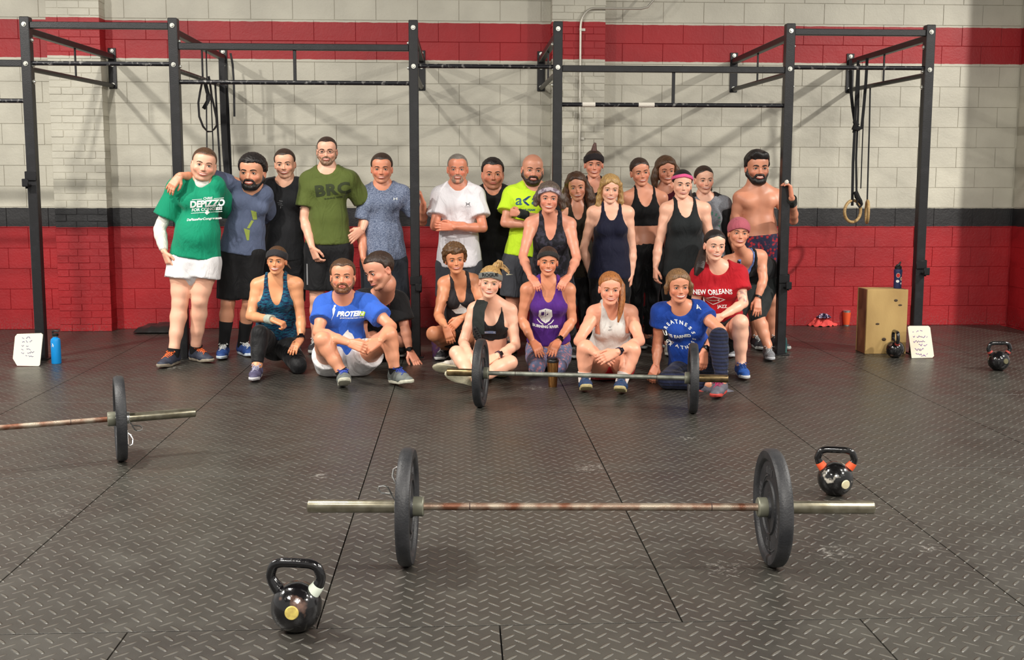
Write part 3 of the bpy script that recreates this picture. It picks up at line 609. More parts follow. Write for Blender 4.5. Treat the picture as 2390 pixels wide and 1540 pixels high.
# ================================================================ SMOOTH SURFACES (signed distance fields turned into one continuous mesh)
f32 = np.float32
class Field:
    def __init__(s, lo, hi, h):
        s.h = h; s.lo = np.array(lo, f32)-2*h; n = np.ceil((np.array(hi)+2*h-s.lo)/h).astype(int)+1; s.n = n
        s.ax = [(s.lo[i]+h*np.arange(n[i])).astype(f32) for i in range(3)]
        s.D = np.full(n, 9.0, f32)
    def sub(s, lo, hi):
        sl = []
        for i in range(3):
            a = max(0, int((lo[i]-s.lo[i])/s.h)); b = min(s.n[i], int((hi[i]-s.lo[i])/s.h)+2); sl.append(slice(a, max(a, b)))
        return tuple(sl)
    def grid(s, sl): return (s.ax[0][sl[0]][:, None, None], s.ax[1][sl[1]][None, :, None], s.ax[2][sl[2]][None, None, :])
    def put(s, sl, d, k, op):
        A = s.D[sl]
        if op == 'sub':
            d = -d
            if k > 0: h = np.maximum(k-np.abs(A-d), 0)/k; s.D[sl] = np.maximum(A, d)+h*h*k/4
            else: s.D[sl] = np.maximum(A, d)
        elif k > 0: h = np.maximum(k-np.abs(A-d), 0)/k; s.D[sl] = np.minimum(A, d)-h*h*k/4
        else: s.D[sl] = np.minimum(A, d)
    def cone(s, a, b, ra, rb, k=.02, side=None, fl=(1, 1), op='add', cut=None):
        """tapered limb a->b; fl = flattening of the radius across `side` at both ends (radius*fl = the other axis)"""
        a, b = np.array(a, f32), np.array(b, f32); m = max(ra, rb)+k+2*s.h; sl = s.sub(np.minimum(a, b)-m, np.maximum(a, b)+m)
        X, Y, Z = s.grid(sl)
        if X.size == 0 or Y.size == 0 or Z.size == 0: return
        d = b-a; L = float(np.dot(d, d))+1e-9
        wx, wy, wz = X-a[0], Y-a[1], Z-a[2]
        t = np.clip((wx*d[0]+wy*d[1]+wz*d[2])/L, 0, 1); r = ra+(rb-ra)*t
        qx, qy, qz = wx-t*d[0], wy-t*d[1], wz-t*d[2]
        if side is None: v = np.sqrt(qx*qx+qy*qy+qz*qz)-r
        else:
            sd = np.array(side, f32); dn = d/sqrt(L); sd = sd-dn*np.dot(sd, dn); sd /= np.linalg.norm(sd)+1e-9
            u = qx*sd[0]+qy*sd[1]+qz*sd[2]; q2 = qx*qx+qy*qy+qz*qz; f = fl[0]+(fl[1]-fl[0])*t
            en = qx*dn[0]+qy*dn[1]+qz*dn[2]
            w2 = np.maximum(q2-u*u-en*en, 0); ff = np.minimum(f, 1.0)
            v = (np.sqrt((u/r)**2+w2/(r*f)**2+(en/(r*.8))**2)-1)*r*ff
        if cut is not None: v = np.maximum(v, (X-cut[0][0])*cut[1][0]+(Y-cut[0][1])*cut[1][1]+(Z-cut[0][2])*cut[1][2])
        s.put(sl, v, k, op)
    def ell(s, c, r, k=.02, R=None, op='add'):
        c = np.array(c, f32); r = np.array(r, f32); m = float(r.max())+k+2*s.h; sl = s.sub(c-m, c+m); X, Y, Z = s.grid(sl)
        if X.size == 0 or Y.size == 0 or Z.size == 0: return
        x, y, z = X-c[0], Y-c[1], Z-c[2]
        if R is not None: x, y, z = x*R[0][0]+y*R[0][1]+z*R[0][2], x*R[1][0]+y*R[1][1]+z*R[1][2], x*R[2][0]+y*R[2][1]+z*R[2][2]
        k0 = np.sqrt((x/r[0])**2+(y/r[1])**2+(z/r[2])**2); k1 = np.sqrt((x/r[0]**2)**2+(y/r[1]**2)**2+(z/r[2]**2)**2)+1e-6
        s.put(sl, k0*(k0-1)/k1, k, op)
    def chain(s, pts, rad, k=.02, **kw):
        for i in range(len(pts)-1): s.cone(pts[i], pts[i+1], rad[i], rad[i+1], k, **kw)
    def mesh(s):
        D = s.D; D[0] = D[-1] = 1; D[:, 0] = D[:, -1] = 1; D[:, :, 0] = D[:, :, -1] = 1
        I = D < 0; n = s.n
        if not I.any(): return None
        c = np.zeros(n-1, np.uint8)
        for i in (0, 1):
            for j in (0, 1):
                for k in (0, 1): c += I[i:n[0]-1+i, j:n[1]-1+j, k:n[2]-1+k]
        act = (c > 0) & (c < 8); idx = np.argwhere(act); m = len(idx)
        num = np.full(n-1, -1, np.int32); num[act] = np.arange(m)
        P = np.zeros((m, 3), f32); cnt = np.zeros(m, f32)
        ix, iy, iz = idx.T
        V = {}
        for a in (0, 1):
            for b in (0, 1):
                for d in (0, 1): V[a, b, d] = D[ix+a, iy+b, iz+d]
        for ax in range(3):
            for u in (0, 1):
                for v in (0, 1):
                    o = [0, 0, 0]; oo = [i for i in range(3) if i != ax]; o[oo[0]] = u; o[oo[1]] = v; a = tuple(o); o[ax] = 1; b = tuple(o)
                    va, vb = V[a], V[b]; cr = (va < 0) != (vb < 0); t = np.where(cr, va/np.where(cr, va-vb, 1), 0)
                    p = np.zeros((m, 3), f32); p[:, oo[0]] = u; p[:, oo[1]] = v; p[:, ax] = t
                    P += p*cr[:, None]; cnt += cr
        P = (P/cnt[:, None]+idx)*s.h+s.lo
        Q = []
        for ax in range(3):
            sa = [slice(1, -1)]*3; sb = [slice(1, -1)]*3; sa[ax] = slice(0, -1); sb[ax] = slice(1, None)
            A, B = I[tuple(sa)], I[tuple(sb)]; e = np.argwhere(A != B)
            if not len(e): continue
            g = e.copy()
            for i in range(3):
                if i != ax: g[:, i] += 1
            ins = I[g[:, 0], g[:, 1], g[:, 2]]
            u, v = [(1, 2), (2, 0), (0, 1)][ax]; q = []
            for du, dv in ((1, 1), (0, 1), (0, 0), (1, 0)):
                h = g.copy(); h[:, u] -= du; h[:, v] -= dv; q.append(num[h[:, 0], h[:, 1], h[:, 2]])
            q = np.stack(q, 1); q[~ins] = q[~ins][:, ::-1]; Q.append(q)
        return P, np.concatenate(Q)
def relax(P, Q, it=1, f=.5):
    for _ in range(it):
        S = np.zeros_like(P); n = np.zeros(len(P), f32)
        for a, b in ((0, 1), (1, 2), (2, 3), (3, 0)):
            for c in range(3): S[:, c] += np.bincount(Q[:, a], P[Q[:, b], c], len(P))+np.bincount(Q[:, b], P[Q[:, a], c], len(P))
            n += np.bincount(Q[:, a], minlength=len(P))+np.bincount(Q[:, b], minlength=len(P))
        P = P+f*(S/np.maximum(n, 1)[:, None]-P)
    return P.astype(f32)
def np_mesh(name, parts, mats, col=None):
    """parts: list of (P, Q, material index); col: per-vertex colour (n,3)"""
    P = np.concatenate([p[0] for p in parts]); off = 0; Qs = []; mi = []
    for p in parts: Qs.append(p[1]+off); off += len(p[0]); mi.append(np.full(len(p[1]), p[2], np.int32))
    Q = np.concatenate(Qs); mi = np.concatenate(mi); me = bpy.data.meshes.new(name)
    me.vertices.add(len(P)); me.vertices.foreach_set('co', P.astype(f32).ravel()); me.loops.add(Q.size); me.polygons.add(len(Q))
    me.loops.foreach_set('vertex_index', Q.astype(np.int32).ravel()); me.polygons.foreach_set('loop_start', np.arange(0, Q.size, 4, dtype=np.int32))
    for m in mats: me.materials.append(m)
    me.polygons.foreach_set('material_index', mi); me.polygons.foreach_set('use_smooth', np.ones(len(Q), bool))
    if col is not None:
        a = me.color_attributes.new('tone', 'FLOAT_COLOR', 'POINT'); a.data.foreach_set('color', np.concatenate([col, np.ones((len(col), 1))], 1).astype(f32).ravel())
    me.update(calc_edges=True); return me
def mb_quads(mb):      # MB content as quads (triangles repeat a corner is avoided by fan of quads)
    Q = []
    for f in mb.f:
        if len(f) == 4: Q.append(f)
        elif len(f) == 3: Q.append((f[0], f[1], f[2], f[2]))
        else:
            for i in range(1, len(f)-2, 2): Q.append((f[0], f[i], f[i+1], f[i+2]))
            if len(f) % 2: Q.append((f[0], f[-2], f[-1], f[-1]))
    return np.array(mb.v, f32), np.array(Q, np.int32)
# ================================================================ PEOPLE
def skin_mat():
    m = bpy.data.materials.new('skin'); m.use_nodes = True; N = NT(m); b = m.node_tree.nodes['Principled BSDF']
    a = N.n('ShaderNodeAttribute', attribute_name='tone'); tc = N.n('ShaderNodeTexCoord')
    nz = N.n('ShaderNodeTexNoise', {'Vector': tc.outputs['Object'], 'Scale': 11.0, 'Detail': 4.0})
    f = N.n('ShaderNodeMapRange', {0: nz.outputs[0], 1: .35, 2: .7, 3: 0.0, 4: .28}).outputs[0]
    c2 = N.n('ShaderNodeMixRGB', {0: 1.0, 1: a.outputs['Color'], 2: (.86, .66, .60, 1)}, blend_type='MULTIPLY').outputs[0]
    c = N.n('ShaderNodeMixRGB', {0: f, 1: a.outputs['Color'], 2: c2}).outputs[0]
    m.node_tree.links.new(c, b.inputs['Base Color']); b.inputs['Roughness'].default_value = .42
    b.inputs['Subsurface Weight'].default_value = .0
    n2 = N.n('ShaderNodeTexNoise', {'Vector': tc.outputs['Object'], 'Scale': 160.0, 'Detail': 2.0})
    bp = N.n('ShaderNodeBump', {'Height': n2.outputs[0], 'Strength': .15, 'Distance': .002}); m.node_tree.links.new(bp.outputs[0], b.inputs['Normal'])
    return m
SKIN = skin_mat()
EYEW = mat('eye_white', (226, 220, 212), .25); IRIS = mat('iris_dark', (44, 30, 24), .2); LIP = mat('lip', (186, 96, 88), .4); TEETH = mat('teeth', (236, 228, 210), .3); MOUTH = mat('mouth_inside', (84, 34, 32), .6); NAIL = mat('nail', (222, 166, 146), .35)
BROWS = {}
def hairmat(name, rgb, rgb2=None, stretch=(60, 60, 9)):
    if name in MC: return MC[name]
    m = bpy.data.materials.new(name); m.use_nodes = True; MC[name] = m; N = NT(m); b = m.node_tree.nodes['Principled BSDF']
    tc = N.n('ShaderNodeTexCoord'); mp = N.n('ShaderNodeMapping', {0: tc.outputs['Object'], 3: stretch}); nz = N.n('ShaderNodeTexNoise', {'Vector': mp.outputs[0], 'Scale': 3.0, 'Detail': 4.0})
    f = N.n('ShaderNodeMapRange', {0: nz.outputs[0], 1: .36, 2: .66}).outputs[0]; c = lin(rgb); c2 = lin(rgb2) if rgb2 else tuple(v*.45 for v in c)
    m.node_tree.links.new(N.mix(f, c, c2), b.inputs['Base Color']); b.inputs['Roughness'].default_value = .45
    bp = N.n('ShaderNodeBump', {'Height': nz.outputs[0], 'Strength': .8, 'Distance': .004}); m.node_tree.links.new(bp.outputs[0], b.inputs['Normal']); return m
def clothmat(name, rgb, rgb2=None, kind='plain', rough=.8):
    if name in MC: return MC[name]
    m = bpy.data.materials.new(name); m.use_nodes = True; MC[name] = m; N = NT(m); b = m.node_tree.nodes['Principled BSDF']; c = lin(rgb); c2 = lin(rgb2) if rgb2 else tuple(v*.85 for v in c)
    tc = N.n('ShaderNodeTexCoord'); V = tc.outputs['Object']
    if kind == 'heather': mp = N.n('ShaderNodeMapping', {0: V, 3: (50, 50, 160)}); nz = N.n('ShaderNodeTexNoise', {'Vector': mp.outputs[0], 'Scale': 1.6, 'Detail': 3.0}); f = N.n('ShaderNodeMapRange', {0: nz.outputs[0], 1: .38, 2: .62}).outputs[0]
    elif kind == 'blotch': nz = N.n('ShaderNodeTexNoise', {'Vector': V, 'Scale': 28.0, 'Detail': 5.0}); f = N.n('ShaderNodeMapRange', {0: nz.outputs[0], 1: .47, 2: .56}).outputs[0]
    elif kind == 'wavy': mp = N.n('ShaderNodeMapping', {0: V, 3: (14, 14, 60)}); nz = N.n('ShaderNodeTexNoise', {'Vector': mp.outputs[0], 'Scale': 2.2, 'Detail': 2.0}); f = N.n('ShaderNodeMapRange', {0: nz.outputs[0], 1: .44, 2: .56}).outputs[0]
    elif kind == 'floral': vz = N.n('ShaderNodeTexVoronoi', {'Vector': V, 'Scale': 34.0}); nz = N.n('ShaderNodeTexNoise', {'Vector': V, 'Scale': 60.0, 'Detail': 2.0}); f = N.n('ShaderNodeMapRange', {0: N.m('ADD', vz.outputs['Distance'], N.m('MULTIPLY', nz.outputs[0], .6)), 1: .5, 2: .8}).outputs[0]
    elif kind == 'ribs':
        sp = N.n('ShaderNodeSeparateXYZ', {0: V}); f = N.m('MULTIPLY', N.m('GREATER_THAN', N.m('SINE', N.m('MULTIPLY', sp.outputs[2], 260.0)), .3), 1.0)
    else: nz = N.n('ShaderNodeTexNoise', {'Vector': V, 'Scale': 6.0, 'Detail': 3.0}); f = nz.outputs[0]
    m.node_tree.links.new(N.mix(f, c, c2), b.inputs['Base Color']); b.inputs['Roughness'].default_value = rough; b.inputs['Specular IOR Level'].default_value = .25
    b.inputs['Sheen Weight'].default_value = .08
    mp2 = N.n('ShaderNodeMapping', {0: V, 2: (0, .5, .0), 3: (8, 8, 3.6)}); wz = N.n('ShaderNodeTexNoise', {'Vector': mp2.outputs[0], 'Scale': 1.3, 'Detail': 4.0, 'Distortion': .9})
    bp = N.n('ShaderNodeBump', {'Height': wz.outputs[0], 'Strength': .7, 'Distance': .035}); m.node_tree.links.new(bp.outputs[0], b.inputs['Normal']); return m
nv = lambda v: np.array(v, f32)
def unit(v): v = np.array(v, float); return v/(np.linalg.norm(v)+1e-9)
def headR(yaw, pitch, roll):
    return Matrix.Rotation(radians(yaw), 3, 'Z') @ Matrix.Rotation(radians(pitch), 3, 'X') @ Matrix.Rotation(radians(roll), 3, 'Y')
def lerpc(a, b, t): return a+(b-a)*t[:, None]
HAIRSH = {}
def make_head(c):
    """face and skull in head space: x to the picture right, front is -y, z up, eyes at z=0; returns parts + colour"""
    fem = c.get('fem', 0); jw = c.get('jaw', 1.0)*(.80 if fem else .96); fl = c.get('flen', 1.0); fat = c.get('fat', 0.0)
    F = Field((-.10, -.13, -.15), (.10, .11, .135), .0046)
    F.ell((0, .012, .036), (.074, .094, .082), .0)
    F.ell((0, -.022, -.02), (.062+fat*.01, .066, .085), .02)
    F.ell((0, -.045, .045), (.056, .045, .05), .03)
    for s in (-1, 1):
        F.cone((s*.050*jw, .002, -.048), (s*.026*jw, -.052, -.094*fl), .022+fat*.008, .017+fat*.006, .02)
        F.ell((s*.036, -.060, -.032), (.022+fat*.005, .019, .020), .02)
        F.ell((s*(.0755), .008, -.012), (.010, .019, .030), .008)
        F.ell((s*.080, .004, -.010), (.006, .010, .017), .006, op='sub')
    F.ell((0, -.070, -.099*fl), (.020, .017, .017), .018)
    F.cone((-.030, -.079, .017), (.030, -.079, .017), .009, .009, .014)
    F.ell((0, -.072, -.058), (.030, .018, .022), .015)
    for s in (-1, 1): F.ell((s*.0305, -.098, -.001), (.019, .015, .0125), .012, op='sub')
    ns = c.get('nose', .80 if fem else .92)
    F.cone((0, -.083, .006), (0, -.100*1.0, -.030), .0060*ns, .0092*ns, .006)
    F.ell((0, -.099, -.033), (.0115*ns, .013, .010), .006)
    for s in (-1, 1): F.ell((s*.0125*ns, -.089, -.036), (.0070*ns, .009, .0070), .004)
    # mouth: lips, and when the person smiles an opening with teeth
    sm = c.get('smile', 1.0); op = c.get('open', .5); mw = .025+.0065*sm; mz = -.0645
    def mc(t, dz=0): return (t*mw, -.0905+.015*t*t, mz+dz+.0085*sm*t*t)
    ts = (-1, -.5, 0, .5, 1)
    up = [mc(t, .0035+.003*op) for t in ts]; dn = [mc(t, -.0045-.0045*op*(1-.6*t*t)) for t in ts]
    F.chain(up, [.003, .0045, .0048, .0045, .003], .004); F.chain(dn, [.003, .0052, .006, .0052, .003], .004)
    if op > 0: F.chain([mc(t) for t in (-.85, 0, .85)], [.002, .0035+.0035*op, .002], .002, op='sub')
    # upper lids
    for s in (-1, 1): F.ell((s*.0305, -.0755, .0), (.0145, .0120, .0120), .004)
    for s in (-1, 1): F.ell((s*.0305, -.0905, -.0012), (.0135, .010, .0050*c.get('eye', .86)), .0015, op='sub')
    # neck stub so that the head runs on into the neck
    F.cone((0, .010, -.055), (0, .016, -.104), (.043 if fem else .054)+fat*.006, (.034 if fem else .044)+fat*.006, .02)
    P, Q = F.mesh(); P = relax(P, Q, 1, .35)
    x, y, z = P.T; base = np.array(lin(c.get('skin', (214, 158, 128)))); col = np.tile(base, (len(P), 1))
    g = lambda cx, cz, rx, rz: np.clip(1-((np.abs(x)-cx)/rx)**2-((z-cz)/rz)**2, 0, 1)*(y < -.02)
    red = base*np.array([.98, .72, .70]); col = lerpc(col, np.tile(red, (len(P), 1)), g(.040, -.034, .026, .026)*.75*c.get('flush', 1)); col = lerpc(col, np.tile(red, (len(P), 1)), g(0, -.032, .014, .016)*.5*c.get('flush', 1))
    eyec = base*np.array([.62, .50, .46]); col = lerpc(col, np.tile(eyec, (len(P), 1)), np.clip(g(.0305, .0, .020, .013)*1.2, 0, 1)*(.55))
    ear = np.clip((np.abs(x)-.072)/.006, 0, 1)*(z < .03)*(y > -.02); col = lerpc(col, np.tile(red*.95, (len(P), 1)), ear*.7)
    st = c.get('stubble')
    if st:
        sc = np.array(lin(st[0])); m = np.clip((-.028-z-np.maximum(0, -.055-y)*.9*0)/.018, 0, 1)*np.clip((.035-y)/.02, 0, 1)*(z > -.125)
        cheek = np.clip(1-((np.abs(x)-.030)/.022)**2-((z+.038)/.022)**2, 0, 1); m = m*(1-cheek)
        m = np.maximum(m, np.clip(1-(x/.024)**2-((z+.047)/.009)**2, 0, 1))
        col = lerpc(col, np.tile(sc, (len(P), 1)), m*st[1])
    bz = c.get('buzz')
    if bz:
        hc = np.array(lin(bz[0])); hl = np.interp(y, [-.09, -.05, -.02, .01, .03, .10], [.070, .066, .040, -.005, -.03, -.055]); m = np.clip((z-hl)/.008, 0, 1)
        col = lerpc(col, np.tile(hc, (len(P), 1)), m*bz[1])
    parts = [(P, Q, 0)]
    ex = MB()
    def addp(mb, mi):
        p, q = mb_quads(mb); parts.append((p, q, mi))
    es = c.get('eye', .86)
    for s in (-1, 1):
        m = MB(); m.lathe([(.0112*sin(t), -.0112*cos(t)) for t in [pi*k/10 for k in range(11)]], 16, (s*.0305, -.0768, -.0005), (0, 1, 0)); addp(m, 1)
        gx = c.get('gaze', 0)*.002
        m = MB(); m.lathe([(0, .0), (.0056, -.0004), (.0056, -.003)], 12, (s*.0305+gx, -.0886, -.0008), (0, -1, 0)); addp(m, 2)
        m = MB(); m.tube([(s*.0305-.0135*1.0, -.0815, .0005), (s*.0305-.007, -.0895, .0045*es), (s*.0305, -.0915, .0058*es), (s*.0305+.007, -.0895, .0045*es), (s*.0305+.0135, -.0815, .0005)], [.0010, .0016, .0018, .0016, .0010], 6); addp(m, 6 if fem else 7)
    m = MB(); m.tube([mc(t, .0036+.0052*op*(1-.5*t*t)) for t in ts], [.0014, .0028, .0030, .0028, .0014], 8); m.tube([mc(t, -.0045-.0050*op*(1-.6*t*t)) for t in ts], [.0016, .0036, .0044, .0036, .0016], 8)
    m.v = [(a, b-.0042, d) for a, b, d in m.v]; addp(m, 3)
    if op > 0:
        if c.get('teeth', 1): m = MB(); m.tube([(t*mw*.90, -.0935+.015*t*t, mz+.0004+.0085*sm*t*t) for t in ts], [.0022, .0050*(.55+.5*op), .0058*(.55+.5*op), .0050*(.55+.5*op), .0022], 8); addp(m, 4)
        m = MB(); m.tube([(t*mw*.8, -.084+.016*t*t, mz-.002+.0085*sm*t*t) for t in ts], [.002, .006, .007, .006, .002], 8); addp(m, 5)
    for s in (-1, 1):   # nostrils
        m = MB(); m.lathe([(0, .0008), (.0028, 0), (.0028, -.004)], 8, (s*.0072*ns, -.0985, -.0425), (s*.1, -.7, -.8)); addp(m, 5)
    # brows
    bw = c.get('brow', 1.0); bc = 7
    for s in (-1, 1):
        m = MB(); m.tube([(s*.012, -.0915, .0165), (s*.021, -.0935, .0205), (s*.030, -.0925, .0228), (s*.039, -.0865, .0220), (s*.049, -.0765, .0150)], [.0026*bw, .0034*bw, .0032*bw, .0026*bw, .0012], 6); addp(m, 7)
    n = sum(len(p[0]) for p in parts); col = np.concatenate([col, np.tile(base, (n-len(P), 1))])
    return parts, col
def skull_field(h=.0054, pad=.05, lo=-.15): return Field((-.10-pad, -.12-pad, lo), (.10+pad, .12+pad, .15+pad), h)
def noise3(P, sc, seed=0):
    x, y, z = P; return (np.sin(x*sc+seed)*np.sin(y*sc*1.13+seed*2.1+1.3*np.sin(z*sc*.7))+np.sin(z*sc*1.21+seed*.7+1.1*np.sin(x*sc*.8))*np.sin((x+y)*sc*.6+seed))*.5
def make_hair(st, c):
    """st: dict(t=thickness, line=[...], extra=callable, curl=(amp, scale))"""
    F = skull_field(pad=.07, lo=-.15-st.get('down', 0)); t = st.get('t', .010)
    F.ell((0, .012, .036), (.074+t*.9, .094+t, .082+t*st.get('top', 1.0)), .0); F.ell((0, -.045, .045), (.056+t*.6, .045+t*.4, .05+t), .02)
    if st.get('back'): F.ell((0, .04, -.03), (.064+t, .058+t, .075), .03)
    X, Y, Z = F.grid((slice(None),)*3)
    fr = st.get('front', .070); sd = st.get('side', -.012)
    ys = [-.11, -.062, -.038, -.018, -.006, .012, .03, .05, .12]
    hl = [fr, fr, fr-.012, fr-.034, sd+.005, sd, .002 if sd < .0 else sd, -.045, st.get('nape', -.062)]
    if st.get('cover'): hl = [fr, fr, fr-.014, -.01, -.045, -.06, -.08, -.10, -.12] if st.get('back') else [fr, fr, fr-.010, .018, .004, .020, .004, -.05, -.085]
    H = np.interp(Y, ys, hl).astype(f32)+.010*np.clip(.03-np.abs(X), 0, 1)/.03*(Y < -.04)*st.get('peak', .9 if st.get('cover') else -.7)-(.024 if st.get('cover') else .004)*(X/.07)**2*(Y < -.03)
    rise = np.clip((Z-H)/.032, 0, 1); rise = 1-(1-rise)**2
    d = np.maximum(F.D+t*.80*(1-rise), (H-Z)*.8)
    # temples: hair line rises towards the middle of the forehead
    F.D = d.astype(f32)
    cu = st.get('curl')
    for e in st.get('add', []):
        if e[0] == 'e': F.ell(e[1], e[2], e[3] if len(e) > 3 else .02)
        else: F.chain(e[1], e[2], e[3] if len(e) > 3 else .015)
    if cu:
        F.D = (F.D+np.where(np.abs(F.D) < .05, cu[0]*noise3((X, Y, Z), cu[1], c.get('seed', 1)), 0)).astype(f32)
    r = F.mesh()
    if r is None: return None
    P, Q = r; return relax(P, Q, 1, .4), Q
def make_beard(st, c):
    F = Field((-.11, -.14, -.19), (.11, .06, .03), .0045); t = st.get('t', .010); jw = c.get('jaw', 1.0); fl = c.get('flen', 1.0)
    for s in (-1, 1):
        F.cone((s*.052*jw, .002, -.046), (s*.026*jw, -.054, -.096*fl), .021+t*.6, .018+t, .02)
        if st.get('sides', 1): F.cone((s*.066, -.004, -.005), (s*.060*jw, -.004, -.05), .008, .014, .015)
    F.ell((0, -.066, -.098*fl), (.026+t*.3, .020+t, .018+t), .02)
    F.chain([(-.030, -.072, -.066), (-.022, -.084, -.050), (0, -.092, -.046), (.022, -.084, -.050), (.030, -.072, -.066)], [.006+t*.3]*5, .008)
    F.chain([(-.030, -.074, -.066), (-.030, -.072, -.085)], [.008, .012], .01); F.chain([(.030, -.074, -.066), (.030, -.072, -.085)], [.008, .012], .01)
    F.ell((0, -.100, -.0665), (.0245, .024, .0105), .004, op='sub')
    X, Y, Z = F.grid((slice(None),)*3); F.D = (F.D+np.where(np.abs(F.D) < .04, .0016*noise3((X, Y, Z), 260, 2), 0)).astype(f32)
    r = F.mesh()
    return (relax(r[0], r[1], 1, .3), r[1]) if r else None
def make_band(st, c):     # cloth round the head: st = (z centre front, z centre back, width, thickness, full cap)
    zf, zb, wd, t = st[:4]; F = skull_field(.0042, .03)
    F.ell((0, .012, .036), (.074+t, .094+t, .082+t)); F.ell((0, -.045, .045), (.056+t*.8, .045+t*.8, .05+t), .03)
    if len(st) > 5: F.ell((0, .03, .06), st[5], .03)
    X, Y, Z = F.grid((slice(None),)*3); u = (Y+.10)/.2; zc = zf+(zb-zf)*u+.012*np.clip(1-np.abs(X)/.07, 0, 1)*(Y < 0)
    full = len(st) > 4 and st[4]
    d = np.maximum(F.D, (zc-wd/2)-Z) if full else np.maximum(F.D, np.abs(Z-zc)-wd/2)
    F.D = d.astype(f32); r = F.mesh(); return (relax(r[0], r[1], 1, .4), r[1])
def hand_field(W, d, n, right, sz=1.0, curl=.3, spread=1.0, thumb=.5, fore=None, flist=None):
    """W wrist, d direction of the fingers, n the way the palm faces"""
    W = np.array(W, float); d = unit(d); n = np.array(n, float); n = unit(n-d*np.dot(n, d)); s = np.cross(d, n) if right else np.cross(n, d)   # s points to the thumb side
    L = .185*sz; pl = .095*sz; pts = [W]; segs = []
    K = W+d*pl
    segs.append(([W-d*.0, W+d*.03*sz], [.025*sz, .029*sz], dict(side=s, fl=(.72, .6))))
    for q, r in ((.026, .0135), (.009, .0145), (-.009, .014), (-.026, .0125)):
        segs.append(([W+s*q*.7*sz+d*.012, K+s*q*sz], [.015*sz, r*sz], {}))
    fl = [(.027, .072, 5), (.009, .080, 1), (-.009, .075, -3), (-.0265, .060, -9)]; tips = []
    for i, (q, ln, ang) in enumerate(fl):
        cu = (flist[i] if flist else curl); p = K+s*q*sz; a = radians(ang*spread); dd = unit(d*cos(a)+s*sin(a)); th = 0; ps = [p]; rs = [.0098]
        for f, k, r in ((.44, 62, .0092), (.32, 78, .0084), (.26, 48, .0072)):
            th += radians(k*cu); q2 = dd*cos(th)+n*sin(th); p = p+q2*ln*f*sz; ps.append(p); rs.append(r)
        segs.append((ps, [r*sz*(.94 if i == 3 else 1) for r in rs], {})); tips.append((ps, q2))
    tb = W+d*.022*sz+s*.020*sz; t1 = tb+unit(d*.75+s*(.75-.3*thumb)+n*(.25+.35*thumb))*.042*sz; t2 = t1+unit(d*(.95)+s*(.30-.5*thumb)+n*(.15+.7*thumb))*.034*sz; t3 = t2+unit(d+s*(.05-.6*thumb)+n*(.1+.8*thumb))*.024*sz
    segs.append(([tb, t1, t2, t3], [.0155*sz, .0120*sz, .0105*sz, .0085*sz], {}))
    if fore is not None: segs.append(([np.array(fore, float), W], [.0275*sz, .0250*sz], dict(side=s, fl=(.9, .8))))
    A = np.array([p for sg in segs for p in sg[0]]); F = Field(A.min(0)-.03, A.max(0)+.03, .0048)
    for ps, rs, kw in segs: F.chain(ps, rs, .006 if len(ps) < 4 else .004, **kw)
    return F
def blob(F):
    r = F.mesh(); return (relax(r[0], r[1], 1, .4), r[1]) if r else None
# ---------------------------------------------------------------- shoes (one template, copied)
def shoe_template():
    h = .006; F = Field((-.07, -.22, -.01), (.07, .12, .14), h)
    F.cone((0, .045, .040), (0, -.09, .036), .040, .044, .02, side=(1, 0, 0), fl=(1, .8)); F.cone((0, -.09, .034), (0, -.165, .028), .044, .036, .02, side=(1, 0, 0), fl=(.8, .72))
    F.cone((0, .045, .045), (0, .035, .088), .036, .033, .02); F.cone((0, .012, .074), (0, -.09, .054), .030, .029, .02, side=(1, 0, 0), fl=(1, .86)); F.cone((0, .05, .05), (0, .052, .096), .030, .026, .02)
    X, Y, Z = F.grid((slice(None),)*3); F.D = np.maximum(F.D, .014-Z).astype(f32); F.D = np.maximum(F.D, Z-.097-.10*(Y-.02)).astype(f32)
    P, Q = F.mesh(); P = relax(P, Q, 1); up = np_mesh('upper', [(P, Q, 0)], [mat('shoe_upper', (60, 60, 66))])
    mb = MB(); prof = [(.0, .088), (.022, .080), (.034, .055), (.036, .01), (.034, -.04), (.041, -.10), (.042, -.14), (.034, -.178), (.018, -.202), (0, -.208)]
    V = []; out = [(x, y) for x, y in prof]+[(-x, y) for x, y in prof[-2:0:-1]]; n = len(out)
    for k, (z, sc) in enumerate(((.0, .96), (.004, 1.02), (.020, 1.04), (.026, .98))):
        V += [(x*sc, (y+.06)*sc-.06, z+(.010 if y < -.16 else .004 if y < -.12 else 0)*(1 if k < 2 else .8)) for x, y in out]
    Fc = [tuple(range(n-1, -1, -1)), tuple(3*n+i for i in range(n))]+[(k*n+i, k*n+(i+1) % n, (k+1)*n+(i+1) % n, (k+1)*n+i) for k in range(3) for i in range(n)]
    mb.add(V, Fc); o = mb.build('sole', mat('shoe_sole', (200, 200, 195)), angle=50); so = o.data; bpy.data.objects.remove(o)
    mb = MB()
    for k in range(5):
        y = -.016-k*.021; z = .1015+.215*y; mb.tube([(-.025, y+.004, z-.012), (-.012, y, z+.0005), (.012, y-.006, z+.0005), (.025, y-.002, z-.012)], .0036, 6)
        mb.tube([(.025, y+.004, z-.011), (.0, y-.006, z+.003), (-.025, y-.018, z-.017)], .0032, 6)
    for s in (-1, 1): mb.tube([(0, -.012, .102), (s*.020, -.012, .112), (s*.038, -.022, .102), (s*.022, -.030, .098), (0, -.018, .101)], .0032, 6); mb.tube([(0, -.016, .102), (s*.016, -.038, .099), (s*.030, -.058, .084)], .0028, 6)
    o = mb.build('lace', mat('shoe_lace', (230, 230, 225))); la = o.data; bpy.data.objects.remove(o); return up, so, la
SHOE = shoe_template()
